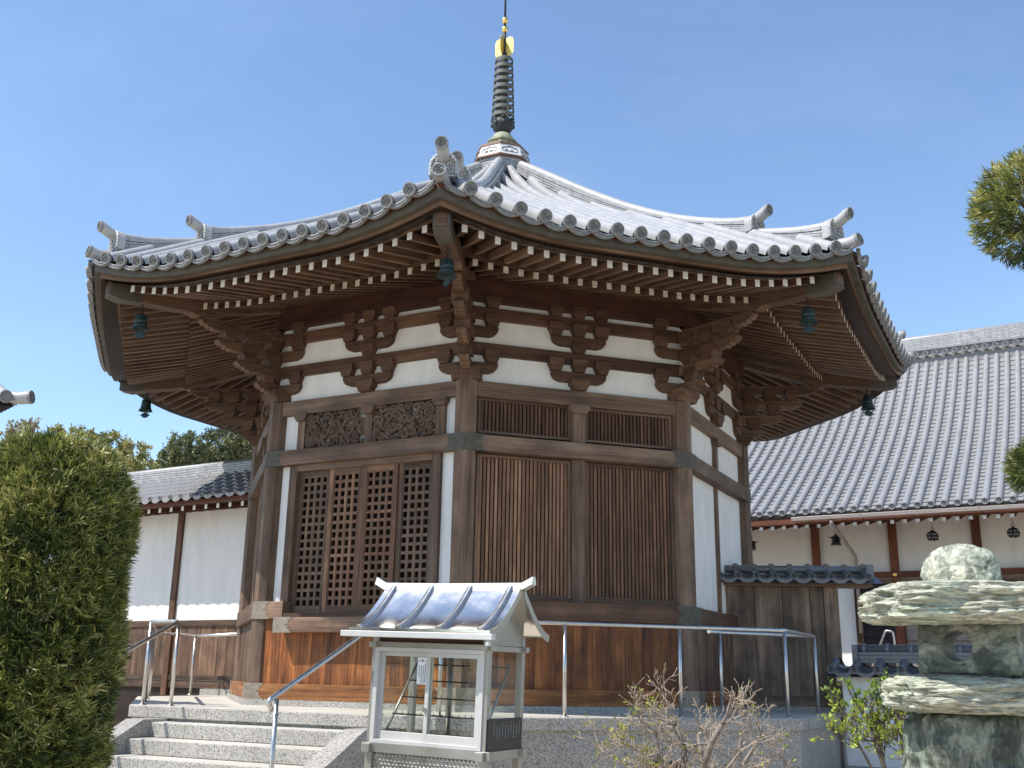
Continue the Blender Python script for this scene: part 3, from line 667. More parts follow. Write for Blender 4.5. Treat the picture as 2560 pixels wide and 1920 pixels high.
# ---- hip ridges
def onigawara(T, r_, z0, h, w_, parent):
    # arched end tile facing along +n of frame T
    mb = MB(); n = 14
    arch = [(-w_, z0)] + [(-w_*math.cos(math.pi*i/n)*(1 if abs(math.cos(math.pi*i/n)) < .97 else 1), z0+h-w_+w_*math.sin(math.pi*i/n)*1.0) for i in range(n+1)] + [(w_, z0)]
    mb.prism(T, arch, r_-.075, r_, 0)
    inn = [(x*.70, z0+.02+(z-z0)*.80) for x, z in arch]; mb.prism(T, inn, r_, r_+.012, 1)
    dense = []
    for (xa, za), (xb, zb_) in zip(arch[:-1], arch[1:]):
        q_ = max(1, int(math.hypot(xb-xa, zb_-za)/.011)); dense += [(xa+(xb-xa)*q/q_, za+(zb_-za)*q/q_) for q in range(q_)]
    mb.tube([T(x*.90, r_+.008, z0+(z-z0)*.95) for x, z in dense], [.019 if q % 3 else .011 for q in range(len(dense))], 6, 0)
    mb.tube([T(x*.72, r_+.010, z0+.015+(z-z0)*.80) for x, z in dense], [.009 if q % 4 < 2 else .004 for q in range(len(dense))], 5, 0)
    for sg in (-1, 1):                                                # scroll relief
        for j in range(3):
            cx, cz, R0 = sg*w_*(.22+.16*j), z0+h*(.25+.20*j), w_*.20
            mb.tube([T(cx+sg*R0*(1-q/10)*math.cos(q*.7), r_+.016, cz+R0*(1-q/10)*math.sin(q*.7)) for q in range(9)], [.012*(1-q/14) for q in range(9)], 5, 0)
    mb.lathe([(0, 0), (.03, .012), (.035, .028), (.015, .045), (0, .05)], T(0, r_+.02, z0+h*.60), 10, 0)
    return mb.build('ridge_end_tile', ['tile', 'tile_face'], parent)
for k in range(8):
    T, t, nn_ = frame(VAZ(k)); hz = lambda r_: zroof0(r_*.9239) + .29*(r_*.9239/5.45)**3
    TT = lambda x, y, z, T=T: T(x, y, z)
    rs1 = [.46+(4.60-.46)*i/20 for i in range(21)]
    top1 = np.interp(rs1, [.508, 1.108, 1.64, 2.139, 2.858, 3.35, 3.792, 4.191, 4.447, 4.62], [8.996, 8.557, 8.197, 7.85, 7.399, 7.156, 6.944, 6.774, 6.70, 6.675])
    pf = np.polyfit(rs1, top1, 4); top1 = np.polyval(pf, rs1)
    mb = MB()
    def layers(mb, rs, tops, bots, w0):
        nl = 5
        for j in range(nl):
            f0, f1 = j/nl, (j+1)/nl-.045; wj = w0 - .004*j + (.012 if j == nl-1 else 0); rows = []
            for r_, zt, zb in zip(rs, tops, bots):
                a, b_ = zb+(zt-zb)*f0, zb+(zt-zb)*f1
                rows.append(mb.add([T(-wj, r_, a), T(-wj, r_, b_), T(wj, r_, b_), T(wj, r_, a)]))
            for q in range(len(rs)-1):
                u0_, u1_ = rs[q]*1.15+j*.13, rs[q+1]*1.15+j*.13
                for e in range(3): mb.face((rows[q]+e, rows[q]+e+1, rows[q+1]+e+1, rows[q+1]+e), [(u0_, .004+.04*e), (u0_, .037+.04*e), (u1_, .037+.04*e), (u1_, .004+.04*e)], 0)
            mb.face([rows[-1]+e for e in range(4)], None, 0)
    layers(mb, rs1, [z-.085 for z in top1], [hz(r_)-.02 for r_ in rs1], .098)
    rs2 = [4.45+(5.60-4.45)*i/10 for i in range(11)]
    top2 = np.interp(rs2, [4.4, 4.67, 4.944, 5.191, 5.446, 5.635], [6.58, 6.49, 6.415, 6.345, 6.285, 6.285]); top2 = np.polyval(np.polyfit(rs2, top2, 3), rs2)
    layers(mb, rs2, [z-.075 for z in top2], [hz(r_)-.02 for r_ in rs2], .09)
    hr = mb.build('hip_ridge', 'ridge', hall)
    # round cap tiles with up-swept ends
    def cap(rs, tops, tip, r_):
        pts = [T(0, a, z-r_) for a, z in zip(rs, tops)] + [T(0, a, z) for a, z in tip]
        m2 = MB(); m2.tube(pts, r_, 12, 0, cap=False)
        nd = (nn_-Z*.12).normalized(); end_disc(m2, pts[-1]+nd*.008, nd, r_+.004, 1); m2.build('ridge_cap_tile', ['tile', 'tile_face'], hr)
    cap(rs1[:-1], top1[:-1], [(4.60, 6.612), (4.68, 6.622), (4.75, 6.648), (4.80, 6.670), (4.83, 6.676)], .066)
    cap(rs2, top2, [(5.66, 6.222), (5.72, 6.238), (5.77, 6.262), (5.81, 6.284), (5.84, 6.289)], .062)
    m2 = MB(); pts = [T(0, a, z) for a, z in ((5.2, 6.12), (5.5, 6.03), (5.7, 5.965), (5.82, 5.945), (5.93, 5.962))]; m2.tube(pts, .068, 12, 0, cap=False)
    nd = (pts[-1]-pts[-2]).normalized(); end_disc(m2, pts[-1]+nd*.004, nd, .072, 1); m2.build('corner_tile', ['tile', 'tile_face'], hr)
    onigawara(T, 4.66, hz(4.66)+.02, .235, .135, hr); onigawara(T, 5.66, hz(5.66)+.03, .25, .138, hr)

# ---- spire
mb = MB(); o8 = R(22.5+45)
def octa(mb, prof, m=0): mb.lathe(prof, (0, 0, 0), 8, m, False, rot=0)
octa(mb, [(.36, 8.70), (.43, 8.80), (.44, 9.06), (.30, 9.07)], 0)
sp = mb.build('spire', ['white_carved', 'copper'], hall)
mb = MB()
for k in range(8):                                                    # brick skin of the base
    T, t, nn = frame(FAZ(k)); d = .44*math.cos(R(22.5)); b = mb.add([T(-d*TAN, d+.004, 8.80), T(d*TAN, d+.004, 8.80), T(d*TAN, d+.004, 9.06), T(-d*TAN, d+.004, 9.06)]); mb.face((b, b+1, b+2, b+3), [(-d*TAN, 0), (d*TAN, 0), (d*TAN, .26), (-d*TAN, .26)])
mb.build('brick_base', 'ridge', sp)
mb = MB(); octa(mb, [(.47, 9.055), (.485, 9.06), (.485, 9.085), (.46, 9.09)], 0); octa(mb, [(.405, 9.275), (.415, 9.28), (.415, 9.31), (.2, 9.32)], 0); mb.build('copper_trim', 'copper', sp)
mb = MB(); octa(mb, [(.462, 9.088), (.402, 9.278)], 0); mb.build('relief_panel', 'white_carved', sp)
mb = MB()
for k in range(8):                                                    # scroll outlines on the relief panels
    T, t, nn = frame(FAZ(k))
    def onp(x, z): d = (.462+(.402-.462)*(z-9.088)/.19)*math.cos(R(22.5)); return T(x, d+.004, z)
    out = [(-.125, 9.165), (-.12, 9.20), (-.095, 9.218), (-.06, 9.214), (-.03, 9.232), (0, 9.240), (.03, 9.232), (.06, 9.214), (.095, 9.218), (.12, 9.20), (.125, 9.165), (.11, 9.145), (.05, 9.143), (0, 9.147), (-.05, 9.143), (-.11, 9.145), (-.125, 9.165)]
    mb.tube([onp(x, z) for x, z in out], [.0035+.003*(z > 9.19) for x, z in out], 5, 0)
    for x0, w_ in ((-.075, 5), (.012, 4)): mb.tube([onp(x0+.011*q, 9.163+.006*math.sin(q*2.2+x0*9)) for q in range(w_)], [.004, .009, .005, .008, .003][:w_], 5, 0)
mb.build('relief_scroll', 'bronze_dark', sp)
mb = MB(); octa(mb, [(.30, 9.315), (.30, 9.335), (.265, 9.34), (.235, 9.45), (.262, 9.455), (.262, 9.475), (.1, 9.48)], 0)
for k in range(8):
    T, t, nn = frame(FAZ(k)); p = lambda x, z: T(x, (.268-.03*(z-9.34)/.11)*math.cos(R(22.5)), z)
    for a, b_ in (((-.075, 9.36), (.075, 9.36)), ((-.068, 9.43), (.068, 9.43)), ((-.075, 9.36), (-.068, 9.43)), ((.075, 9.36), (.068, 9.43)), ((-.04, 9.39), (.045, 9.405))): mb.tube([p(*a), p(*b_)], .009, 5, 0)
mb.build('dew_basin', 'verdigris', sp)
mb = MB(); mb.lathe([(.185, 9.475), (.19, 9.50), (.175, 9.56), (.14, 9.62), (.08, 9.66), (.05, 9.67)], (0, 0, 0), 24); mb.build('inverted_bowl', 'verdigris', sp)
mb = MB(); mb.lathe([(.085, 9.655), (.125, 9.69), (.158, 9.75), (.168, 9.80), (.172, 9.86), (.15, 9.87), (.12, 9.84), (.05, 9.83)], (0, 0, 0), 16)
for i in range(8):
    a = R(45*i+10); mb.lathe([(0, -.045), (.03, -.03), (.036, 0), (.03, .03), (0, .045)], (.156*math.cos(a), .156*math.sin(a), 9.79), 8)
    mb.tube([(.165*math.cos(a), .165*math.sin(a), 9.85), (.19*math.cos(a), .19*math.sin(a), 9.885)], [.02, .006], 6)
mb.build('lotus', 'bronze_dark', sp)
mb = MB(); mb.tube([(0, 0, 9.66), (0, 0, 11.1)], .045, 12); mb.tube([(0, 0, 11.1), (0, 0, 11.50)], .026, 10); mb.tube([(0, 0, 11.5), (0, 0, 13.2)], [.02, .011], 8); mb.build('shaft', 'bronze_dark', sp)
for i in range(9):
    z = 10.945-.125*i; r_ = .146+.0045*i; mb = MB()
    mb.lathe([(r_-.016, z-.03), (r_, z-.03), (r_, z+.03), (r_-.016, z+.03), (r_-.016, z-.03)], (0, 0, 0), 28, sm=False, cap=False)
    mb.lathe([(.06, z-.012), (.075, z-.012), (.075, z+.012), (.06, z+.012)], (0, 0, 0), 16, cap=False)
    for q in range(4):
        a = R(90*q+20); c_, s_ = math.cos(a), math.sin(a); mb.tube([(.045*c_, .045*s_, z-.01), ((r_-.008)*c_, (r_-.008)*s_, z-.01)], [.008, .014], 6)
    mb.build('ring', 'ringmetal', sp)
mb = MB()
for az in (-20, 70, 160, 250):                                        # gilded water flame: four pierced fins
    T, t, nn = frame(az); out = [(.028, 11.02), (.10, 11.025), (.145, 11.07)]
    for q in range(7): out += [(.165, 11.10+.034*q), (.148, 11.115+.034*q)]
    out += [(.150, 11.345), (.13, 11.37), (.125, 11.35), (.10, 11.385), (.095, 11.36), (.07, 11.39), (.065, 11.36), (.028, 11.37)]
    mb.prism(lambda x, y, z, T=T: T(y, x, z), out, -.004, .004)
mb.build('gilded_flame', 'gold', sp)
for z in (11.53, 11.70):
    mb = MB(); mb.lathe([(.0, -.055), (.03, -.05), (.045, -.015), (.05, .01), (.04, .045), (.02, .06), (0, .06)], (0, 0, z), 16); mb.build('gilded_bead', 'gold', sp)

# ================================================================== wind bells
bell_lab = {0: 'green bronze wind bell under the nearest eave corner, in front of the centre column', -1: 'dark green wind bell under the left front eave corner', 1: 'dark green wind bell under the right front eave corner',
            -2: 'black silhouetted wind bell under the far left eave corner, against the sky', 2: 'black silhouetted wind bell under the far right eave corner, against pale tiled roof'}
for k, lab in bell_lab.items():
    T, t, nn = frame(VAZ(k)); P = T(0, 5.26 if k else 5.22, 0)
    bl = thing('wind_bell', P+Z*5.5, lab, 'wind bell', 'bronze wind bells under the eave corners')
    mb = MB(); mb.tube([P+Z*5.51, P+Z*5.45], .006, 6)
    mb.tube([P+Z*5.435+t*(.022*math.cos(a))+Z*(.022*math.sin(a)) for a in [6.283*q/12 for q in range(13)]], .006, 6)
    mb.tube([P+Z*5.40+nn*(.018*math.cos(a))+Z*(.018*math.sin(a)) for a in [6.283*q/12 for q in range(13)]], .006, 6); mb.build('hook', 'iron', bl)
    mb = MB(); mb.lathe([(0, 5.378), (.03, 5.376), (.055, 5.365), (.066, 5.345), (.068, 5.30), (.071, 5.298), (.071, 5.288), (.069, 5.286), (.075, 5.245), (.079, 5.243), (.079, 5.233), (.077, 5.231), (.098, 5.198), (.104, 5.193), (.10, 5.19), (.07, 5.225), (.06, 5.32), (0, 5.35)], (P.x, P.y, 0), 18)
    mb.build('bell_body', 'bronze', bl)
    mb = MB(); mb.tube([P+Z*5.34, P+Z*5.165], .004, 5)
    w2 = [(-.075, 5.115), (-.04, 5.155), (0, 5.168), (.04, 5.155), (.075, 5.115), (.05, 5.12), (.035, 5.095), (0, 5.085), (-.035, 5.095), (-.05, 5.12)]
    mb.prism(lambda x, y, z, P=P, a=rt: P + Vector((a.x, a.y, 0)).normalized()*x + nn*y + Z*z if k else P + (t*.8+nn*.6)*x*.8 + nn*y + Z*z, w2, -.004, .004); mb.build('clapper', 'bronze', bl)

# ================================================================== TERRACE
ter = thing('stone_terrace', (0, 0, GZ), 'speckled grey granite terrace with front steps under the octagonal hall', 'terrace')
RP = 4.90
def octring(mb, r1, r0_, z0, z1, m=0):
    for k in range(8):
        T, t, nn = frame(FAZ(k)); d1 = r1*math.cos(R(22.5)); d0 = r0_*math.cos(R(22.5))
        mb.prism(lambda x, y, z: T(x, z, y), [(-d1*TAN, d1), (d1*TAN, d1), (d0*TAN, d0), (-d0*TAN, d0)], z0, z1, m)
mb = MB(); octring(mb, RP, 4.45, FLOOR-.115, FLOOR-.004); mb.build('coping', 'granite', ter, .006)
mb = MB(); octring(mb, RP-.035, 4.3, GZ, FLOOR-.115); mb.build('base', 'granite', ter)
mb = MB()
for k in range(8):
    T, t, nn = frame(FAZ(k)); d1 = (RP-.004)*math.cos(R(22.5)); b = mb.add([T(-d1*TAN, d1, FLOOR), T(d1*TAN, d1, FLOOR), T(0, 0, FLOOR)]); mb.face((b, b+1, b+2))
    b = mb.add([T(-d1*TAN, d1, FLOOR-.004), T(d1*TAN, d1, FLOOR-.004)]); mb.face((b, b+1, b-2, b-3))
mb.build('floor', 'granite_top', ter)
T1, t1, n1 = frame(FAZ(-1)); APP = RP*math.cos(R(22.5))
edges = [APP+.004, 4.76, 5.04, 5.32, 5.60, 5.88]
for i in range(5):
    zt = FLOOR-.143*(i+1)
    if zt < GZ+.02: break
    mb = MB(); mb.box(T1, -1.31, 1.13, APP+.004 if i == 0 else edges[i]-.02, edges[i+1], zt-.14 if i < 4 else GZ, zt-.006, 0); o = mb.build('step', 'granite', ter, .006)
    mb = MB(); mb.box(T1, -1.305, 1.125, edges[i]-.0, edges[i+1]-.006, zt-.008, zt, 0); mb.build('tread', 'granite_top', o)  # paler sheet puts the sunlit look of the step top into its colour
for a, b_ in ((-1.55, -1.31), (1.13, 1.36)):
    TT = lambda x, y, z: T1(y, x, z)
    mb = MB(); mb.prism(TT, [(APP+.004, GZ), (6.15, GZ), (6.15, GZ+.12), (4.86, 1.01), (APP+.004, 1.01)], a, b_); mb.build('cheek_wall', 'granite', ter, .008)
T0, t0, n0 = frame(FAZ(0))
mb = MB()
mb.box(T0, .22, .56, APP-.02, APP-.005, .52, .735, 0, 0); vo = mb.build('vent_grille', 'iron', ter)
mb = MB()
for i in range(15): mb.box(T0, .235+.022*i, .243+.022*i, APP-.02, APP+.006, .53, .725, 2)
mb.build('vent_bar', 'wood_grey', vo)
mb = MB()
for x in (-1.32, .35, 1.2): mb.box(T0, x-.002, x+.002, APP-.1, APP-.0315, GZ, FLOOR-.12, 2)
for kq in (-2, -1, 0, 1):
    Tq, tq, nq = frame(FAZ(kq))
    for x in (-1.6, -.8, 0, .8, 1.6): mb.box(Tq, x-.0015, x+.0015, APP-.1, APP+.0008, FLOOR-.112, FLOOR-.006, 2)
for i in range(4):
    for x in (-.85, .18): mb.box(T1, x+.1*(i % 2)-.0015, x+.1*(i % 2)+.0015, edges[i+1]-.05, edges[i+1]+.0008, FLOOR-.143*(i+1)-.13, FLOOR-.143*(i+1)-.012, 2)
mb.build('stone_joint', 'iron', ter)

# ================================================================== RAILINGS
RH = FLOOR+.86
def post(mb, p, top=None, r_=.019): mb.tube([Vector((p.x, p.y, FLOOR-.01)), Vector((p.x, p.y, (top or RH)-.01))], r_, 12); mb.lathe([(.042, 0), (.042, .008), (.021, .014)], (p.x, p.y, FLOOR), 14)
def bend(pts, r_=.05):
    out = [pts[0]]
    for a, b_, c in zip(pts[:-2], pts[1:-1], pts[2:]):
        d1, d2 = (a-b_).normalized(), (c-b_).normalized()
        p, q = b_+d1*r_, b_+d2*r_
        for f in (0, .25, .5, .75, 1): out.append(p.lerp(b_, f).lerp(b_.lerp(q, f), f))
    out.append(pts[-1]); return out
octp = lambda k, r_: Vector((r_*math.cos(R(VAZ(k))), r_*math.sin(R(VAZ(k))), 0))
rR = thing('handrail', T1(1.25, 4.4, FLOOR), 'stainless steel handrail climbing behind the glass cabinet and running along the right terrace edge', 'handrail', 'stainless handrails on the terrace')
p0 = T1(1.25, 6.02, 1.265); ptop = T1(1.25, 4.50, RH)
R3 = onz(2035, 1591, RH); Rb = onz(1799, 1581, RH); Re_ = onz(1772, 1578.5, RH)
path = [p0+n1*.0-Z*.07, p0+n1*.06+Z*.0, ptop, octp(0, 4.74)+Z*RH, octp(1, 4.74)+Z*RH, R3, Rb, Re_]
mb = MB(); mb.tube(bend(path), .0215, 14); mb.build('top_rail', 'steel', rR)
V0, V1 = octp(0, 4.74), octp(1, 4.74)
for p in (ptop, V0, V0.lerp(V1, .335), V0.lerp(V1, .67), V1, R3, Rb):
    mb = MB(); post(mb, p); mb.build('post', 'steel', rR)
mb = MB(); q = T1(1.25, 5.97, 0); mb.tube([Vector((q.x, q.y, GZ)), Vector((q.x, q.y, 1.28))], .019, 12); mb.build('post', 'steel', rR)
rL = thing('handrail', T1(-1.42, 4.4, FLOOR), 'stainless steel handrail at the left of the steps, partly behind the clipped hedge', 'handrail', 'stainless handrails on the terrace')
pa = T1(-1.42, 4.40, RH); pv = octp(-1, 4.76)+Z*RH; L2 = octp(-2, 4.74)+Z*RH; L3 = onz(489, 1590, RH); L4 = onz(600, 1585, RH)
mb = MB(); mb.tube(bend([T1(-1.42, 6.1, 1.10), T1(-1.42, 6.1, 1.165), pa, pv, L2, L3, L4]), .0215, 14); mb.build('top_rail', 'steel', rL)
for p in (pa, pv, pv.lerp(L2, .33), pv.lerp(L2, .66), L2, L3):
    mb = MB(); post(mb, p); mb.build('post', 'steel', rL)
mb = MB(); q = T1(-1.42, 6.0, 0); mb.tube([Vector((q.x, q.y, GZ)), Vector((q.x, q.y, 1.21))], .019, 12); mb.build('post', 'steel', rL)

# ================================================================== CANDLE CABINET
cc = T1(3.29, 6.77, GZ); TILT = .024
ct, st_ = math.cos(TILT), math.sin(TILT)
def TB(x, y, z): return cc + t1*(x*ct+(z-.8)*st_) + n1*y + Z*((z-.8)*ct - x*st_ + .8)
cab = thing('candle_cabinet', cc, 'steel and glass candle cabinet with curved mirror roof standing before the steps', 'candle cabinet')
HW, HD = .41, .23
mb = MB()
for x in (-HW+.0, HW-.0):
    for y in (-HD, HD): mb.box(TB, x-.026, x+.026, y-.026, y+.026, .0 if True else 0, .755, 2)
    # four legs built below as separate parts
mb = None
for x in (-HW, HW):
    for y in (-HD, HD):
        mb = MB(); mb.box(TB, x-.025, x+.025, y-.025, y+.025, .04, .745, 2); mb.box(TB, x-.04, x+.04, y-.04, y+.04, -.02, .04, 2); mb.build('leg', 'alu_warm', cab, .003)
mb = MB(); mb.box(TB, -HW-.055, HW+.055, HD-.028, HD+.03, .745, .80, 0); mb.box(TB, -HW-.055, HW+.055, -HD-.03, -HD+.028, .745, .80, 0)
mb.box(TB, -HW-.028, -HW+.028, -HD-.06, HD+.065, .742, .797, 1); mb.box(TB, HW-.028, HW+.028, -HD-.06, HD+.065, .742, .797, 1)
mb.build('base_frame', 'alu_warm', cab, .003)
mb = MB(); mb.box(TB, -HW+.03, HW-.03, -HD+.03, HD-.03, .785, .80, 0); mb.build('tray', 'steel', cab)
mb = MB()                                                             # embossed apron panel
nx, nz = 26, 5
for j in range(nz):
    for i in range(nx):
        x0 = -HW+.03+(2*HW-.06)*(i+(.5 if j % 2 else 0))/(nx+.5); dx = (2*HW-.06)/(nx+.5); z1 = .742-.021*j
        b = mb.add([TB(x0, HD+.004, z1), TB(x0+dx, HD+.004, z1), TB(x0+dx*.5, HD+.022, z1-.006), TB(x0+dx*.5, HD+.004, z1-.021)])
        mb.face((b, b+2, b+1)); mb.face((b+1, b+2, b+3)); mb.face((b, b+3, b+2))
mb.box(TB, -HW+.03, HW-.03, HD-.01, HD+.005, .632, .744, 0); mb.build('apron_panel', 'steel', cab)
for x in (-HW, HW):                                                   # corner posts
    for y in (-HD, HD):
        mb = MB(); mb.box(TB, x-.022, x+.022, y-.022, y+.022, .80, 1.49, 2); mb.build('corner_post', 'alu_warm', cab, .002)
mb = MB(); mb.box(TB, -HW-.05, HW+.05, HD-.02, HD+.028, 1.392, 1.425, 0); mb.box(TB, -HW-.05, HW+.05, -HD-.028, -HD+.02, 1.392, 1.425, 0)
mb.box(TB, -HW-.024, -HW+.024, -HD-.06, HD+.06, 1.389, 1.422, 1); mb.box(TB, HW-.024, HW+.024, -HD-.06, HD+.06, 1.389, 1.422, 1); mb.build('top_frame', 'alu_warm', cab, .002)
mb = MB(); mb.box(TB, -HW+.02, HW-.02, HD-.02, HD-.012, 1.425, 1.49, 0); mb.box(TB, -HW+.02, HW-.02, -HD+.012, -HD+.02, 1.425, 1.49, 0); mb.build('mesh_panel', 'wood_brown', cab)
# sliding window
mb = MB(); y = HD+.012
mb.box(TB, -HW+.005, HW-.005, y-.035, y+.02, .80, .825, 0); mb.box(TB, -HW+.005, HW-.005, y-.035, y+.02, 1.365, 1.392, 0)
mb.box(TB, -HW+.005, -HW+.035, y-.034, y+.021, .825, 1.365, 2); mb.box(TB, HW-.035, HW-.005, y-.034, y+.021, .825, 1.365, 2)
wf = mb.build('window_frame', 'alu', cab, .002)
for x0, x1, yy in ((-HW+.035, .015, y-.022), (-.015, HW-.035, y+.002)):
    mb = MB(); e = .026
    mb.box(TB, x0, x0+e, yy-.009, yy+.009, .825, 1.365, 2); mb.box(TB, x1-e, x1, yy-.009, yy+.009, .825, 1.365, 2)
    mb.box(TB, x0+e, x1-e, yy-.008, yy+.008, 1.338, 1.365, 0); mb.box(TB, x0+e, x1-e, yy-.008, yy+.008, .825, .875, 0)
    sw = mb.build('sliding_window', 'alu', cab, .002)
    mb = MB(); b = mb.add([TB(x0+e, yy, .875), TB(x1-e, yy, .875), TB(x1-e, yy, 1.338), TB(x0+e, yy, 1.338)]); mb.face((b, b+1, b+2, b+3)); mb.build('glass_pane', 'glass', sw)
for x in (-HW, HW):
    mb = MB(); b = mb.add([TB(x, -HD+.022, .80), TB(x, HD-.022, .80), TB(x, HD-.022, 1.39), TB(x, -HD+.022, 1.39)]); mb.face((b, b+1, b+2, b+3)); mb.build('glass_pane', 'glass', cab)
mb = MB(); b = mb.add([TB(-HW+.022, -HD, .80), TB(HW-.022, -HD, .80), TB(HW-.022, -HD, 1.39), TB(-HW+.022, -HD, 1.39)]); mb.face((b, b+1, b+2, b+3)); mb.build('glass_pane', 'glass', cab)
mb = MB(); mb.tube([TB(-.006, y+.0, 1.02), TB(-.006, y+.028, 1.02)], .014, 10); mb.build('lock', 'steel', cab)
# candle rack: five spiked bars climbing to the back
mb = MB()
for i in range(5):
    f = i/4; yy = HD-.06-(2*HD-.10)*f; zz = .87+.42*f
    mb.tube([TB(-HW+.05, yy, zz), TB(HW-.05, yy, zz)], .0045, 6)
    for q in range(15):
        x = -HW+.08+.047*q; mb.tube([TB(x, yy, zz), TB(x, yy, zz+.024)], [.0025, .001], 4)
mb.build('candle_rack', 'iron', cab)
mb = MB()
for x in (-HW+.055, HW-.055, ):
    mb.tube([TB(x, HD-.04, .82), TB(x, -HD+.04, 1.31)], .008, 6)
mb.build('rack_arm', 'alu_warm', cab)
mb = MB(); mb.tube([TB(-.10, -HD+.03, .80), TB(-.10, -HD+.03, 1.39)], .02, 8); mb.build('rack_post', 'alu_warm', cab)
# notice and plaque
mb = MB(); mb.box(TB, -.094, -.02, y-.012, y-.010, 1.17, 1.335, 2); nt_ = mb.build('paper_notice', 'paper', cab)
def textmesh(body, size, T, x, y_, z, parent, mat, name='lettering'):
    cu = bpy.data.curves.new('t', 'FONT'); cu.body = body; cu.size = size; cu.align_x = 'CENTER'
    ob = bpy.data.objects.new('t', cu); C.objects.link(ob); dg = bpy.context.evaluated_depsgraph_get()
    me = bpy.data.meshes.new_from_object(ob.evaluated_get(dg)); bpy.data.objects.remove(ob); bpy.data.curves.remove(cu)
    mb = MB(); b = mb.add([T(x+v.co.x, y_, z+v.co.y) for v in me.vertices])
    for p in me.polygons: mb.face([b+i for i in p.vertices])
    bpy.data.meshes.remove(me)
    if mb.f: return mb.build(name, mat, parent)
textmesh('お 願 い', .019, TB, -.057, y-.0085, 1.308, nt_, 'ink')
mb = MB(); rnd = random.Random(3)
for c in range(4):
    for q in range(9 if c < 3 else 6):
        x, z = -.034-.0145*c, 1.292-.0125*q-(.01 if c else 0)
        mb.box(TB, x-.004, x+.004, y-.0092, y-.0086, z-.002, z, 0); mb.box(TB, x-.001, x+.001, y-.0092, y-.0086, z-.006, z+.003, 2); mb.box(TB, x-.0035, x+.0035, y-.0092, y-.0086, z-.007, z-.0055, 0)
mb.build('lettering', 'ink', nt_)
TS = lambda x, y_, z: TB(HW+.024+y_, x, z)
mb = MB(); mb.box(TB, HW+.003, HW+.03, -HD+.005, HD+.01, .80, .985, 1); pq = mb.build('dark_plaque', 'black', cab, .002)
mb = MB()
for c in range(10):
    for q in range(6+(c*5) % 5):
        yy, z = -HD+.05+.038*c, .962-.0135*q-(.02 if c % 3 else 0)
        mb.box(TB, HW+.0302, HW+.0308, yy-.004, yy+.004, z-.002, z-.0005, 1); mb.box(TB, HW+.0302, HW+.0308, yy-.001, yy+.001, z-.006, z+.003, 2)
mb.build('lettering', 'ink_white', pq)
# curved roof
def rp(v):                                                            # v 0 at ridge .. 1 at eave
    return .02+.39*v, 1.785-.28*(1-(1-v)**1.55)
mb = MB()
for sg in (1, -1):
    for off in (0, -.008):
        rows = []
        for i in range(25):
            yy, zz = rp(i/24); rows.append(mb.add([TB(-.52, sg*yy, zz+off), TB(.52, sg*yy, zz+off)]))
        for i in range(24): mb.face((rows[i], rows[i]+1, rows[i+1]+1, rows[i+1]), None, 0, True)
    yy, zz = rp(1); b = mb.add([TB(-.52, sg*yy, zz+.002), TB(.52, sg*yy, zz+.002), TB(.52, sg*yy, zz-.012), TB(-.52, sg*yy, zz-.012)]); mb.face((b, b+1, b+2, b+3))
    for x in (-.52, .52):
        A = [rp(i/24) for i in range(25)]
        for i in range(24):
            b = mb.add([TB(x, sg*A[i][0], A[i][1]), TB(x, sg*A[i+1][0], A[i+1][1]), TB(x, sg*A[i+1][0], A[i+1][1]-.008), TB(x, sg*A[i][0], A[i][1]-.008)]); mb.face((b, b+1, b+2, b+3))
rf = mb.build('roof', 'steel_mirror', cab)
for x in (-.445, -.148, .148, .445):
    mb = MB(); rows = []
    for i in range(15):
        yy, zz = rp(i/14); rows.append(mb.add([TB(x-.017, yy, zz+.001), TB(x-.017, yy+.004, zz+.02), TB(x+.017, yy+.004, zz+.02), TB(x+.017, yy, zz+.001)]))
    for i in range(14):
        for e in range(3): mb.face((rows[i]+e, rows[i]+e+1, rows[i+1]+e+1, rows[i+1]+e), None, 0, True)
    mb.face([rows[14]+e for e in range(4)]); mb.build('roof_batten', 'steel', rf)
mb = MB()
rows = [mb.add([TB(x, -.035, zb), TB(x, .035, zb), TB(x, .02, zb+.05), TB(x, -.02, zb+.05)]) for x, zb in ((-.60, 1.812), (-.52, 1.772), (0, 1.768), (.52, 1.772), (.60, 1.812))]
for i in range(4):
    for e in range(4): mb.face((rows[i]+e, rows[i]+(e+1) % 4, rows[i+1]+(e+1) % 4, rows[i+1]+e))
mb.face([rows[0]+e for e in (3, 2, 1, 0)]); mb.face([rows[4]+e for e in range(4)]); mb.build('ridge_cap', 'steel', rf)
mb = MB(); mb.box(TB, -.565, .545, HD+.16, HD+.21, 1.45, 1.487, 0); mb.tube([TB(.51, HD+.185, 1.45), TB(.51, HD+.185, 1.415)], [.016, .02], 10); mb.build('gutter', 'alu', rf, .003)
for x in (-HW-.01, HW+.01):
    mb = MB(); gp = [(-HD, 1.425), (HD, 1.425), (HD, 1.49)] + [(rp(v)[0], rp(v)[1]-.01) for v in (.55, .35, .2, .08)] + [(0, 1.79)] + [(-rp(v)[0], rp(v)[1]-.01) for v in (.08, .2, .35, .55)] + [(-HD, 1.49)]
    mb.prism(lambda a, b_, z, x=x: TB(x+b_, a, z), gp, -.004, .004)
    for q in range(9): mb.box(TB, x-.008, x+.008, -HD+.01, HD-.01, 1.433+.012*q, 1.438+.012*q, 1)
    mb.build('gable_panel', 'alu_warm', rf)
mb = MB()
for sg in (1, -1):
    rows = []
    for i in range(10):
        yy, zz = rp(i/9); rows.append(mb.add([TB(.52, sg*yy, zz-.04), TB(.524, sg*yy, zz-.04), TB(.524, sg*(yy+.01), zz+.006), TB(.52, sg*(yy+.01), zz+.006)]))
    for i in range(9):
        for e in range(4): mb.face((rows[i]+e, rows[i]+(e+1) % 4, rows[i+1]+(e+1) % 4, rows[i+1]+e))
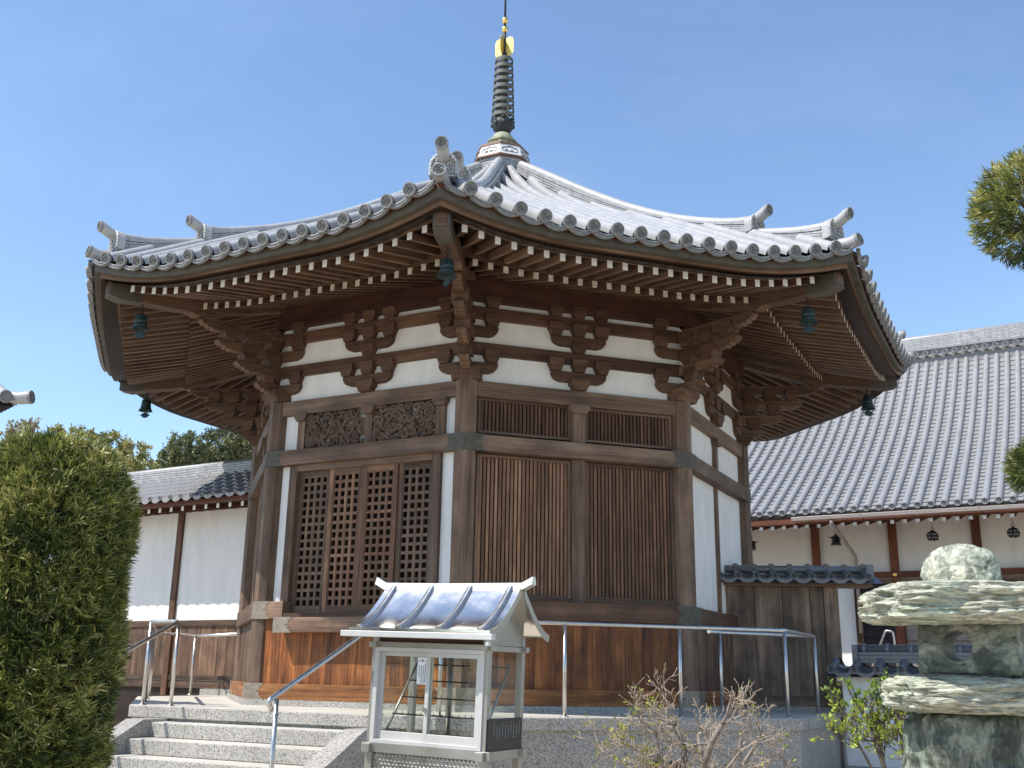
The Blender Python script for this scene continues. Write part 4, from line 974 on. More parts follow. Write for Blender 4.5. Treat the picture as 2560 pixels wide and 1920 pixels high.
mb.build('gable_trim', 'alu_warm', rf)

# ================================================================== generic tiled slope for the other buildings
def tiled_slope(P, t, ni, prof, s0, s1, sp_, r_, mats, step=.2, pan=.1, name='roof_slope', parent=None, disc=True, dip=.03, drop=.032):
    # P eave origin, t along eave, ni inwards (horizontal), prof list of (run, height)
    mb = MB(); rn = [p[0] for p in prof]; hh = [p[1] for p in prof]; cfp = np.polyfit(rn, hh, min(3, len(prof)-1)); Lr = rn[-1]
    zz = lambda x: float(np.polyval(cfp, x)); pt = lambda s, x: P + t*s + ni*x + Z*zz(x)
    nu = lambda x: ( (ni*.04+Z*(zz(x+.02)-zz(x-.02))).cross(t) ); 
    def nup(x): v = nu(x).normalized(); return v if v.z > 0 else -v
    n = max(2, int(Lr/.26)); nrow = int((s1-s0)/sp_)
    for i in range(nrow+1):
        s = s0+i*sp_; xs = [Lr*q/n for q in range(n+1)]
        cover_row(mb, [pt(s, x) for x in xs], [nup(x) for x in xs], t, r_, 0, row=i, sides=6)
        if disc: end_disc(mb, pt(s, 0)+Z*.012-ni*.012, -ni+Z*.05, r_+.004, 1)
        m = max(1, int(Lr/step)); sc_ = s+sp_/2
        if i < nrow: pan_row(mb, lambda q: (pt(sc_, Lr*(q+1)/m)-Z*.015, pt(sc_, Lr*q/m)-Z*.015, nup(Lr*(q+.5)/m)), t, sp_/2-r_*.6, dip, m, 2, drop)
    rows = [mb.add([pt(s0-.1, x)-Z*.07, pt(s1+.1, x)-Z*.07]) for x in [Lr*q/8 for q in range(9)]]
    for q in range(8): mb.face((rows[q], rows[q]+1, rows[q+1]+1, rows[q+1]), None, 2)
    return mb.build(name, mats, parent), pt

# ================================================================== MAIN HALL on the right
MT = Vector((.90258528, -.4305111, 0)); MI = Vector((.4305111, .90258528, 0)); P0 = Vector((8.6807, 7.0006, 0))
TM = lambda s, d, z: P0 + MT*s + MI*d + Z*z                              # d inwards
mh = thing('main_hall', TM(0, 0, GZ), 'large white walled temple hall with long pale tiled roof at the right', 'temple hall')
tiled_slope(TM(0, 0, 5.0), MT, MI, [(0, 0), (2.9, 1.70), (5.7, 3.70), (7.35, 5.2)], -7.6, 6.0, .2553, .070, ['tile_hall', 'tile_face', 'tile_hallpan'], .19, parent=mh, dip=.022, drop=.022)
mb = MB(); mb.box(TM, -7.8, 6.2, 7.18, 7.5, 10.30, 10.84, 0); mb.build('ridge', ridge_tile('hall_ridge', (.40, .40, .405), .3, .05), mh)
mb = MB(); mb.box(TM, -7.8, 6.2, 7.10, 7.5, 10.44, 10.475, 0); mb.tube([TM(-7.8, 7.34, 10.84), TM(6.2, 7.34, 10.84)], .11, 10); mb.build('ridge_cap', 'tile_hall', mh)
mb = MB()
for i in range(54): end_disc(mb, TM(-7.6+.2553*i, 7.10, 10.34), -MI, .082, 0, True)
for i in range(53):
    s = -7.6+.2553*(i+.5); mb.prism(lambda x, y_, z: TM(s+x, 7.14-y_, z), [(-.11, 10.36), (-.06, 10.31), (0, 10.30), (.06, 10.31), (.11, 10.36), (.11, 10.29), (.06, 10.245), (0, 10.23), (-.06, 10.245), (-.11, 10.29)], 0, .03)
mb.box(TM, -7.8, 6.2, 7.19, 7.6, 9.9, 10.44, 0)
mb.build('ridge_tile_border', 'tile_face', mh)
mb = MB(); mb.box(TM, -7.6, 6.2, .02, .16, 4.762, 4.90, 0); mb.build('eave_board', 'wood_red', mh)
mb = MB(); mb.box(TM, -7.6, 6.2, .0, .1, 4.90, 4.965, 0); mb.build('tile_batten', 'shade_and_dark_wood', mh)
mb = MB(); mb.box(TM, -7.6, 6.2, .16, 1.7, 4.95, 4.96, 0); mb.build('soffit', 'wood_red', mh)
sp_r = (4.31+1.25)/22
for i in range(52):
    s = -7.0+sp_r*i+.19
    if -4.7 < s < 1.9:
        mb = MB(); q = mb.add([TM(s+a, d, z) for d, z0 in ((.10, 4.676), (1.6, 5.0)) for a, z in ((-.038, z0-.008), (.038, z0-.008), (.038, z0+.068), (-.038, z0+.068))])
        for f, m_ in (((0, 3, 2, 1), 1), ((4, 5, 6, 7), 0), ((0, 1, 5, 4), 0), ((1, 2, 6, 5), 0), ((2, 3, 7, 6), 0), ((3, 0, 4, 7), 0)): mb.face([q+x for x in f], [(x*.1, 0) for x in f], m_)
        mb.build('rafter', ['wood_red', 'rafter_end'], mh)
mb = MB(); mb.box(TM, -7.6, 6.2, 1.5, 1.7, 3.81, 5.6, 0); mb.build('upper_wall', 'plaster_warm', mh)
mb = MB(); mb.box(TM, -7.6, 6.2, 1.58, 1.7, GZ, 3.56, 0); mb.build('lower_wall', 'plaster', mh)
mb = MB(); mb.box(TM, -2.35, 5.5, 1.55, 1.579, GZ+.6, 3.56, 0); mb.build('dark_opening', 'shade_and_dark_wood', mh)  # solid near-black sheet in place of the unlit room beyond
for s in (-6.6, -4.9, -3.2, -1.51, .19, 1.89):
    mb = MB(); mb.box(TM, s-.09, s+.09, 1.43, 1.56, GZ, 5.2, 2); mb.build('wall_post', 'wood_red', mh, .004)
mb = MB(); mb.box(TM, -7.6, 6.2, 1.40, 1.5, 3.695, 3.81, 0); mb.build('wall_rail', 'wood_red', mh, .004)
mb = MB(); mb.lathe([(.0, .02), (.04, .016), (.05, 0)], (0, 0, 0), 12); b0 = [TM(-1.51+v[0], 1.40-v[2], 3.75+v[1]) for v in mb.v]; mb.v = [tuple(p) for p in b0]; mb.build('gilded_stud', 'gold', mh)
mb = MB(); mb.box(TM, -2.42, 5.5, 1.45, 1.58, 3.56, 3.692, 0); mb.build('lintel', 'wood_grey', mh)
mb = MB(); mb.box(TM, -2.42, -2.35, 1.45, 1.575, GZ, 3.56, 2); mb.build('door_jamb', 'wood_brown', mh)
for s0, s1 in ((-2.35, -1.47),):
    mb = MB(); mb.box(TM, s0, s0+.06, 1.50, 1.545, GZ+.6, 3.56, 2); mb.box(TM, s1-.06, s1, 1.50, 1.545, GZ+.6, 3.56, 2)
    for q in range(11): mb.box(TM, s0+.06, s1-.06, 1.515, 1.54, 1.0+.235*q, 1.222+.235*q, 0, 1)
    mb.build('louvre_shutter', ['wood_step', 'iron'], mh)
for s0 in (-1.45, -.55, .35, 1.25):
    mb = MB(); s1 = s0+.88; mb.box(TM, s0, s0+.06, 1.49, 1.53, GZ+.6, 3.56, 2); mb.box(TM, s1-.06, s1, 1.49, 1.53, GZ+.6, 3.56, 2); mb.box(TM, s0+.06, s1-.06, 1.49, 1.53, 3.48, 3.56, 0)
    mb.box(TM, s0+.06, s1-.06, 1.52, 1.53, GZ+.6, 3.48, 0, 1)
    for q in range(9): mb.box(TM, s0+.06, s1-.06, 1.505, 1.52, 1.2+.28*q, 1.23+.28*q, 0, 2)
    mb.build('sliding_door', ['wood_brown', 'gutter', 'wood_step'], mh)
mb = MB(); mb.box(TM, -2.42, 5.5, .3, 1.5, 1.25, 1.33, 0); mb.build('veranda_floor', 'wood_step', mh)
mb = MB(); mb.box(TM, -3.29, 6.2, -.16, -.035, 4.80, 4.885, 0); gt = mb.build('gutter', 'gutter', mh, .008)
mb = MB()
for s in (-3.0, -1.85, -.7, .45, 1.5): mb.box(TM, s-.012, s+.012, -.168, -.03, 4.793, 4.892, 2)
mb.build('gutter_clip', 'gutter', gt)
mb = MB(); mb.tube([TM(-2.45, -.1, 4.80), TM(-2.45, -.1, 4.70), TM(-2.42, .0, 4.66), TM(-2.30, 1.28, 4.16), TM(-2.30, 1.34, 4.06), TM(-2.30, 1.36, 2.5)], .042, 10); mb.build('downpipe', 'gutter', mh)

# hanging lanterns
def hang(P, kind, lab):
    o = thing('hanging_lantern', P+Z*.35, lab, 'lantern', 'iron lanterns under the main hall eave')
    mb = MB(); mb.tube([P+Z*.30, P+Z*.175], .005, 5); mb.tube([P+Z*.15+MT*(.03*math.cos(a))+Z*(.03*math.sin(a)) for a in [6.283*q/12 for q in range(13)]], .006, 6); mb.build('hook', 'iron', o)
    if kind == 'round':
        mb = MB(); mb.lathe([(.02, .125), (.035, .115), (.03, .10), (.085, .085), (.122, .045), (.132, 0), (.125, -.05), (.105, -.085), (.085, -.10), (.03, -.10)], P, 6, sm=False)
        b_ = mb.build('lantern_body', 'iron', o)
        mb = MB()
        for q in range(6):
            a = R(30+60*q); c, s = math.cos(a), math.sin(a)
            for h, dx in ((.02, 0), (-.045, .025), (-.045, -.025), (.035, .035), (.035, -.035)):
                p = P + Vector((c, s, 0))*(.118-abs(h)*.08) + Vector((-s, c, 0))*dx + Z*h
                mb.lathe([(0, -.012), (.011, 0), (0, .012)], p, 6)
            p = P+Vector((math.cos(R(60*q))*.08, math.sin(R(60*q))*.08, -.105)); mb.tube([p+Z*.02, p-Z*.022], .010, 5)
        mb.build('pierced_window', 'plaster_warm', b_)
    else:
        mb = MB(); mb.lathe([(.012, .125), (.02, .10), (.03, .085), (.075, .06), (.15, .045), (.15, .035), (.05, .035)], P, 6, sm=False); mb.build('lantern_roof', 'iron', o)
        mb = MB(); mb.lathe([(.095, -.085), (.10, -.10), (.12, -.105), (.12, -.115), (.05, -.118)], P, 6, sm=False)
        for q in range(12):
            a = R(30*q); p = P+Vector((math.cos(a)*.088, math.sin(a)*.088, 0)); mb.tube([p-Z*.09, p+Z*.04], .007, 5)
        for q in range(6):
            a = R(60*q); p = P+Vector((math.cos(a)*.10, math.sin(a)*.10, 0)); mb.tube([p-Z*.11, p-Z*.15], [.012, .008], 5); p2 = P+Vector((math.cos(a)*.15, math.sin(a)*.15, .045)); mb.tube([p2, p2+Z*.02+(p2-P)*.12], [.008, .003], 5)
        mb.lathe([(.09, -.03), (.09, -.04)], P, 12, cap=False); mb.lathe([(.075, -.09), (.075, .04)], P, 6, cap=False); mb.build('lantern_body', 'iron', o)
hang(TM(-4.46, .7, 4.46), 'hex', 'black iron lantern half hidden behind the right corner of the octagonal hall')
hang(TM(-2.56, .7, 4.48), 'hex', 'black six sided iron lantern with roof hanging beside the slanted downpipe')
hang(TM(-.57, .7, 4.45), 'round', 'round openwork iron lantern hanging above the stone lantern')
hang(TM(.97, .7, 4.44), 'round', 'round openwork iron lantern nearest the right edge of the photo')
# small handrail by the veranda
gr = MB(); q = TM(-1.33, -1.0, 2.45)
gr.tube(bend([q+MT*.0-MT*.35-Z*.75, q-MT*.02, q+MT*.12-Z*.02, q+MT*.18-Z*1.1], .04), .02, 8)
gr.tube([q+MT*.18-Z*1.1, q+MT*.18-Z*2.19], .02, 8); gr.tube([q-MT*.35-Z*.75, q-MT*.35-Z*2.19], .02, 8)
tag(gr.build('veranda_handrail', 'steel'), 'small bent steel handrail in front of the dark shutter beyond the tiled wall', 'handrail')

# ================================================================== WOODEN FENCE with tiled cap
FY = -.88
fe = thing('plank_fence', (4.2, FY, GZ), 'weathered grey plank fence under a narrow dark tiled cap', 'fence')
A = ony(1792, 1500, FY); B = ony(2095, 1500, FY); ft = Vector((1, 0, 0)); xl, xr = A.x, B.x
TF = lambda x, y_, z: Vector((x, FY-y_, z))
zt = ony(1900, 1466, FY).z; zb = ony(1950, 1765, FY).z
xs = [xl, xl+.13]; 
while xs[-1] < xr-.35: xs.append(xs[-1]+.345)
xs.append(xr-.18)
mb = MB()
for a, b_ in zip(xs[1:-1], xs[2:]): mb.box(TF, a+.004, b_-.004, -.02, .0+random.uniform(-.003, .003), zb+.12, zt, 2)
mb.build('plank', 'wood_fence', fe)
mb = MB(); mb.box(TF, xl+.1, xr-.1, -.05, -.03, zb, zt, 2); mb.build('shade_backing', 'shade_and_dark_wood', fe)  # dark sheet added so no light shows through the plank gaps
for a, b_ in ((xl, xl+.13), (xr-.18, xr)):
    mb = MB(); mb.box(TF, a, b_, -.06, .03, GZ, zt, 2); mb.build('fence_post', 'wood_fence', fe, .004)
mb = MB(); mb.box(TF, xl+.13, xr-.18, -.03, .025, zb, zb+.12, 0); mb.build('bottom_rail', 'wood_fence', fe, .004)
mb = MB(); mb.box(TF, xl-.05, xr+.42, -.2, .1, zt, zt+.085, 0); mb.build('cap_beam', 'wood_grey', fe, .004)
mb = MB(); mb.box(TF, xl, xr, -.05, .0, GZ, zb-.002, 0); mb.build('stone_base', 'granite', fe)
nr = int((xr+.42-xl)/.228)
cap_ = tiled_slope(Vector((xl, FY-.24, zt+.10)), Vector((1, 0, 0)), Vector((0, 1, 0)), [(0, 0), (.24, .10)], .02, xr+.40-xl, .228, .042, ['tile_dark', 'tile_dark', 'tile_dark'], .12, name='tiled_cap', parent=fe)
mb = MB()
for i in range(nr):
    s = xl+.02+.228*(i+.5); mb.prism(lambda x, y_, z: Vector((s+x, FY-.24-y_, zt+z)), [(-.1, .10), (-.05, .075), (0, .068), (.05, .075), (.1, .10), (.1, .065), (.05, .03), (0, .022), (-.05, .03), (-.1, .065)], 0, .015)
for i in range(nr+1):
    s = xl+.02+.228*i; mb.tube([(s, FY-.04, zt+.235), (s, FY+.02, zt+.25)], .048, 8)
mb.tube([(xl-.02, FY, zt+.215), (xr+.44, FY, zt+.215)], .05, 8); mb.box(TF, xr+.36, xr+.45, -.07, .07, zt+.08, zt+.28, 2); mb.build('cap_ridge', 'tile_dark', cap_[0])

# ================================================================== LOW WHITE WALL with tiled cap
lw_ = atd(2092, 1690, 12.2); LT = Vector((math.cos(R(-25.5)), math.sin(R(-25.5)), 0)); LI = Vector((-LT.y, LT.x, 0))
TL = lambda s, d, z: Vector((lw_.x, lw_.y, 0)) + LT*s - LI*d + Z*z        # d towards the camera
gw = thing('garden_wall', (lw_.x, lw_.y, GZ), 'low white plaster wall with dark blue grey tiled cap behind the stone lantern', 'wall')
zc = lw_.z
mb = MB(); mb.box(TL, .06, 6, -.3, .0, GZ+.3, zc-.03, 0); mb.build('plaster_wall', 'plaster', gw)
mb = MB(); mb.box(TL, .0, 6, -.34, .03, zc-.06, zc+.045, 0); mb.build('cornice', 'plaster', gw, .004)
mb = MB(); mb.box(TL, .04, 6, -.34, .03, GZ, GZ+.3, 0); mb.build('stone_base', 'granite_grey', gw)
for sd, dd, sg in ((1, .17, 1), (-1, -.47, -1)):
    cs, ptf = tiled_slope(TL(-.02, dd, zc+.06), LT, LI*sg, [(0, 0), (.26, .11)], .0, 5.8, .262, .05, ['tile_dark']*3, .13, name='tiled_cap', parent=gw, dip=.045)
    mb = MB()
    for i in range(22):
        s = -.02+.262*(i+.5); mb.prism(lambda x, y_, z: TL(s+x, dd+sg*y_, zc+z), [(-.11, .07), (-.05, .035), (0, .028), (.05, .035), (.11, .07), (.11, .03), (.05, -.005), (0, -.012), (-.05, -.005), (-.11, .03)], 0, .015)
    mb.build('eave_tile', 'tile_dark', cs)
mb = MB()
for q in range(3): mb.box(TL, .24, 6, -.26+.01*q, -.04-.01*q, zc+.155+.042*q, zc+.192+.042*q, 0)
mb.box(TL, .19, .25, -.29, -.01, zc+.13, zc+.36, 2)
mb.tube([TL(.22, -.15, zc+.305), TL(6, -.15, zc+.305)], .06, 10)
for i in range(22): mb.tube([TL(.28+.265*i, -.15, zc+.308), TL(.33+.265*i, -.15, zc+.308)], .07, 10)
mb.build('cap_ridge', 'tile_dark', gw)

# ================================================================== GALLERY on the left
GTv = Vector((math.cos(R(-25.5)), math.sin(R(-25.5)), 0)); GN = Vector((-GTv.y, GTv.x, 0))
TG = lambda s, d, z: GTv*s + GN*(-.5-d) + Z*z                           # d towards the camera
ga = thing('gallery', TG(-8, 0, GZ), 'white walled gallery with tiled roof and brown plank skirting behind the left handrail', 'gallery')
GL, GR = -12.5, -3.05
mb = MB(); mb.box(TG, GL, GR, -.12, 0, 2.24, 4.0, 0); mb.build('plaster_wall', 'plaster', ga)
plank_wall(TG, GL, GR, -.1, .005, 1.405, 2.15, 'wood_gallery', .19, 'plank_skirting', ga)
mb = MB(); mb.box(TG, GL, GR, -.02, .035, 2.15, 2.24, 0); mb.build('skirting_rail', 'wood_gallery', ga, .004)
mb = MB(); mb.box(TG, GL, GR, -.02, .03, 1.335, 1.405, 0); mb.build('skirting_rail', 'wood_gallery', ga, .004)
mb = MB(); mb.box(TG, GL, GR, -.03, .015, 1.215, 1.333, 0); mb.build('skirting_rail', 'wood_gallery', ga, .004)
mb = MB(); mb.box(TG, GL, -4.9, -.06, -.03, GZ, 1.215, 0); mb.build('dark_base', 'wood_soffit', ga)  # soffit tone paints the shade of the recessed planks
mb = MB(); mb.box(TG, -4.9, GR, -.1, .012, GZ, 1.21, 0); mb.build('stone_plinth', 'granite', ga)
for s in (-11.6, -9.6, -7.65, -5.67, -3.7):
    mb = MB(); mb.box(TG, s-.06, s+.06, -.02, .045, 1.10 if s > -6 else GZ, 4.0, 2); mb.build('wall_post', 'wood_brown', ga, .004)
mb = MB(); mb.box(TG, GL, GR, -.05, .055, 3.97, 4.06, 0); mb.build('wall_plate', 'wood_brown', ga)
mb = MB(); mb.box(TG, GL, GR, .0, .82, 4.03, 4.045, 0); mb.build('soffit', 'wood_red', ga)
mb = MB(); mb.box(TG, GL, GR, .66, .80, 3.945, 4.0, 0); mb.build('eave_board', 'wood_red', ga)
for i in range(36):
    s = -12.4+.252*i+.10
    mb = MB(); q = mb.add([TG(s+a, d, z) for d, z0 in ((.64, 3.872), (-.1, 3.98)) for a, z in ((-.028, z0), (.028, z0), (.028, z0+.07), (-.028, z0+.07))])
    for f, m_ in (((0, 1, 2, 3), 1), ((4, 7, 6, 5), 0), ((0, 4, 5, 1), 0), ((1, 5, 6, 2), 0), ((2, 6, 7, 3), 0), ((3, 7, 4, 0), 0)): mb.face([q+x for x in f], [(x*.1, 0) for x in f], m_)
    if s < GR-.1: mb.build('rafter', ['wood_red', 'rafter_end'], ga)
mb = MB(); tw, tl = .226, .205; nc_ = int((GR-.1-GL)/tw); wv = [(-.5, .018), (-.40, .034), (-.30, .030), (-.16, .006), (.05, -.014), (.28, -.010), (.42, .004), (.5, .018)]
for i in range(nc_):
    for j in range(6):
        d1, d0 = .88-tl*j, .88-tl*(j+1)-.01; zA, zB = 4.02+(.88-d1)*.525, 4.02+(.88-d0)*.525
        A = mb.add([TG(GL+tw*(i+.5+x), d0, zB+h-.006) for x, h in wv]); B = mb.add([TG(GL+tw*(i+.5+x), d1, zA+h+.024) for x, h in wv]); D = mb.add([TG(GL+tw*(i+.5+x), d1-.004, zA+h-(.03 if j == 0 else .012)) for x, h in wv])
        for q in range(7):
            mb.face((A+q, B+q, B+q+1, A+q+1), [(j*.25+.1, i+.5)]*4, 0, False); mb.face((B+q, D+q, D+q+1, B+q+1), [(j*.25+.1, i+.5)]*4, 0)
    end_disc(mb, TG(GL+tw*(i+.10), .885, 4.05), -GN, .036, 0, False)
mb.build('roof_slope', 'tile_hall', ga)
mb = MB(); mb.box(TG, GL, GR, -.40, -.20, 4.55, 4.775, 0); mb.build('ridge', 'ridge', ga)
mb = MB(); mb.tube([TG(GL, -.30, 4.775), TG(GR, -.30, 4.775)], .07, 10); mb.build('ridge_cap', 'tile_hall', ga)
mb = MB(); mb.prism(lambda x, y_, z: TG(y_, -x, z), [(.2, 4.60), (1.5, 4.0), (1.5, 3.95), (-.82, 4.0)], GL, GR-.1); mb.build('roof_core', 'shade_and_dark_wood', ga)

# ================================================================== BUILDING CORNER at the far left
q0 = atd(62, 1000, 11.5); sb = thing('gate_building', (q0.x-1.6, q0.y+.9, GZ), 'grey tiled eave corner of a building cut off by the left edge', 'building')
dR = Vector((.88, .47, 0)).normalized(); dB = Vector((-.74, .67, 0)).normalized()
TQ = lambda x, y_, z: q0 + dR*x + dB*y_ + Z*z
mb = MB(); pts = [TQ(-1.1, .65, .36), TQ(-.5, .3, .13), TQ(-.22, .13, .045), TQ(-.05, .03, .02), TQ(.055, -.03, .035)]
mb.tube(pts, [.07, .07, .07, .072, .076], 12, 0, cap=False); end_disc(mb, pts[-1], pts[-1]-pts[-2], .077, 1, False); mb.build('corner_tile', ['tile', 'tile_face'], sb)
mb = MB()
for i in range(7):
    s = -.21-.24*i; n = 5
    cover_row(mb, [TQ(s, -.06+.28*j, .0+.12*j) for j in range(n)], [Z]*n, dR, .07, 0, row=i); end_disc(mb, TQ(s, -.07, .005), -dB, .072, 1, False)
    s2 = .24*i+.25; cover_row(mb, [TQ(.02-.28*j, s2, .02+.12*j) for j in range(n)], [Z]*n, dB, .07, 0, row=i+20)
b = mb.add([TQ(-1.9, -.02, -.02), TQ(-.02, -.02, -.02), TQ(-.02, 1.9, -.02), TQ(-1.0, 1.0, .42), TQ(-1.9, 1.0, .42), TQ(-1.0, 1.9, .42)]); mb.face((b, b+1, b+3, b+4), None, 2); mb.face((b+1, b+2, b+5, b+3), None, 2)
mb.build('roof_slope', ['tile', 'tile_face', 'tile_pan'], sb)
mb = MB(); mb.box(TQ, -2.2, -.10, .05, 2.0, -.085, -.03, 0); mb.box(TQ, -2.2, -.20, .12, 2.0, -.13, -.086, 0); mb.build('eave_board', 'shade_and_dark_wood', sb)
mb = MB(); mb.box(TQ, -2.2, -.9, .8, 2.0, -4.6, -.13, 2); mb.build('wall', 'plaster', sb)
mb = MB(); mb.box(TQ, -.97, -.82, .72, .87, -q0.z+GZ, -.13, 2); mb.build('corner_post', 'wood_brown', sb)

# ================================================================== STONE LANTERN
sl = thing('stone_lantern', atd(2415, 1900, 5.3)*1.0, 'rough green stone garden lantern with domed top and round window in the right foreground', 'stone lantern')
LD = 5.3; PX = LD/F_PX
hr_ = Vector((rt.x, rt.y, 0)).normalized(); hf = Vector((fw.x, fw.y, 0)).normalized()
lc = atd(2425, 1618, LD)
sl.location = (lc.x, lc.y, GZ)
def rock(name, cx, cy, hx, hy, hz, mat, seedv, box=.6, strata=6, amp=.03, rough=.10, flat=None, n=6, tilt=.15):
    # boxy super-ellipsoid, broken into offset strata and roughened
    import bmesh
    bm = bmesh.new(); bmesh.ops.create_icosphere(bm, subdivisions=n, radius=1)
    c = atd(cx, cy, LD); sv = Vector((seedv*7.1, seedv*3.3, seedv*1.7)); pts = []
    e = 2.0/(2.0-1.7*box)
    for v in bm.verts:
        p = v.co.copy()
        p = p/((abs(p.x)**(2*e)+abs(p.y)**(2*e)+abs(p.z)**(2*e))**(1/(2*e)))
        if flat is not None and p.z < flat: p.z = flat + (p.z-flat)*.05
        q = Vector((p.x*hx, p.y*hy, p.z*hz))
        big = noise.fractal(q*3.0+sv, .9, 2.1, 4)
        d = 1 + rough*big
        q2 = Vector((q.x*d, q.y*d, q.z*(1+rough*.8*noise.fractal(Vector((q.x*2.2, q.y*2.2, seedv)), .9, 2.1, 4))))
        if strata:
            li = (q.z/hz)*strata*.5 + tilt*q.x*strata/hx*.5 + .7*noise.noise(Vector((q.x*3, q.y*3, seedv*3.7)))
            k0 = math.floor(li); f = li-k0; f = f*f*f*(f*(6*f-15)+10); f = f*f*(3-2*f)
            o = lambda k: noise.noise(Vector((p.x*2.4, p.y*2.4, k*3.17+seedv*9)))*1.3+noise.noise(Vector((p.x*9, p.y*9, k*1.7+seedv)))*.5
            a = (o(k0)*(1-f)+o(k0+1)*f)*amp
            hl = max(.001, math.hypot(q.x/hx, q.y/hy)); w_ = min(1, hl*1.1)**3
            q2.x += a*w_*p.x/max(.3, hl); q2.y += a*w_*p.y/max(.3, hl)
        fine = noise.fractal(Vector((q.x*11, q.y*11, q.z*(85 if strata else 16)))+sv, .9, 2.1, 5)*(.010 if strata else .014)
        q2 += v.normal*fine
        pts.append(c + hr_*q2.x + hf*q2.y + Z*q2.z)
    mb = MB(); mb.add(pts); bm.verts.ensure_lookup_table()
    for f in bm.faces: mb.face([v.index for v in f.verts], None, 0, False)
    bm.free(); return mb.build(name, mat, sl)
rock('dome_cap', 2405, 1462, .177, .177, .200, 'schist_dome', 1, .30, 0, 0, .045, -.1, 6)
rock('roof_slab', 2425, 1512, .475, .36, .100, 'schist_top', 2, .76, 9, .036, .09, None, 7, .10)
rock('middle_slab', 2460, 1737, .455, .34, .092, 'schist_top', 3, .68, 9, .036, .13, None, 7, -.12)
# fire box with a round hole through it
mb = MB(); c = atd(2433, 1622, LD); hc = atd(2412, 1618, LD); hr2 = hr_*math.cos(R(38))-hf*math.sin(R(38)); hf2 = hf*math.cos(R(38))+hr_*math.sin(R(38)); ox = (hc-c).dot(hr_); oz = (hc-c).z; nA = 64; rings = []
def fb(x, y_, z): return c + hr2*x + hf2*(y_+.06) + Z*z
def outline(a, hw_, hh_):
    ca, sa = math.cos(a), math.sin(a); k_ = min(hw_/max(1e-6, abs(ca)), hh_/max(1e-6, abs(sa))); return ca*k_, sa*k_
for y_, hw_, hole in ((-.19, 0, 1), (-.205, 0, 1.12)): rings.append([(ox+.073*hole*math.cos(2*math.pi*i/nA), y_, oz+.073*hole*math.sin(2*math.pi*i/nA)) for i in range(nA)])
for f in (.25, .5, .75, 1.0):
    rg = []
    for i in range(nA):
        a = 2*math.pi*i/nA; x, z = outline(a, .238-.018*math.sin(a)*(1 if True else 0), .128); ix, iz = ox+.08*math.cos(a), oz+.08*math.sin(a)
        px, pz = ix+(x-ix)*f, iz+(z-iz)*f; rg.append((px, -.20+.018*noise.fractal(Vector((px*6, pz*6, 2)), .9, 2.1, 4)+(.02 if f == 1 else 0), pz))
    rings.append(rg)
for y_ in (-.15, -.10, -.05, .02):
    rg = []
    for i in range(nA):
        a = 2*math.pi*i/nA; x, z = outline(a, .240-.018*math.sin(a), .128); d = 1+.05*noise.fractal(Vector((x*6, y_*6, z*6)), .9, 2.1, 4); rg.append((x*d, y_, z))
    rings.append(rg)
for y_, rr in ((.02, .085), (.02, .073), (-.06, .073), (-.19, .073)): rings.append([(ox+rr*math.cos(2*math.pi*i/nA), y_, oz+rr*math.sin(2*math.pi*i/nA)) for i in range(nA)])
rw = [mb.add([fb(*p) for p in rg]) for rg in rings]
for q in range(len(rw)-1):
    for i in range(nA): j = (i+1) % nA; mb.face((rw[q]+i, rw[q]+j, rw[q+1]+j, rw[q+1]+i), None, 0, True)
mb.build('fire_box', 'schist_block', sl)
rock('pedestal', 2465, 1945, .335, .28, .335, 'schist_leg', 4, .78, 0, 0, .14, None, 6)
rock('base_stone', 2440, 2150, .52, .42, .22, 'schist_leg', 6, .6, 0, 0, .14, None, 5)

# ================================================================== FOLIAGE
def leaf_mesh(name, mat, leaves, parent):
    # leaves: list of (base, direction, side, length, width, shade); each is a folded four point blade
    V, Fc, U = [], [], []
    for p, d, s, l, w_, sh in leaves:
        i = len(V); m_ = p + d*(l*.45)
        V += [tuple(p), tuple(m_+s*w_*.5), tuple(p+d*l), tuple(m_-s*w_*.5)]
        Fc.append((i, i+1, i+2, i+3)); U.append(sh)
    me = bpy.data.meshes.new(name); me.from_pydata(V, [], Fc); me.materials.append(M_[mat])
    ul = me.uv_layers.new(name='UVMap'); ul.data.foreach_set('uv', np.repeat(np.array([[u, .5] for u in U], dtype=np.float32), 4, axis=0).ravel()); me.update()
    o = bpy.data.objects.new(name, me); C.objects.link(o); o.parent = parent
    if parent.parent is None: o.matrix_parent_inverse = Matrix.Translation(-parent.location)
    return o
def rv(rnd): 
    while True:
        v = Vector((rnd.uniform(-1, 1), rnd.uniform(-1, 1), rnd.uniform(-1, 1)))
        if .05 < v.length < 1: return v.normalized()
def tufts(points, rnd, L0, W0, n=13, spread=.75, sb=0, sr=.35):
    out = []
    for p, nrm in points:
        ax = (nrm + rv(rnd)*.45 + Z*.15).normalized(); sh0 = min(1, max(0, .42 + sb + rnd.gauss(0, .20) + .42*noise.noise(p*4.5) + .12*nrm.z))  # lighter upward tufts and darker noise hollows put light and shade into leaf colour
        for i in range(n):
            d = (ax + rv(rnd)*spread).normalized(); s = d.cross(rv(rnd))
            if s.length < .1: continue
            out.append((p + ax*rnd.uniform(-.02, .035), d, s.normalized(), L0*rnd.uniform(.6, 1.15), W0*rnd.uniform(.8, 1.2), min(1, max(0, sh0 + rnd.gauss(0, .12)))))
    return out
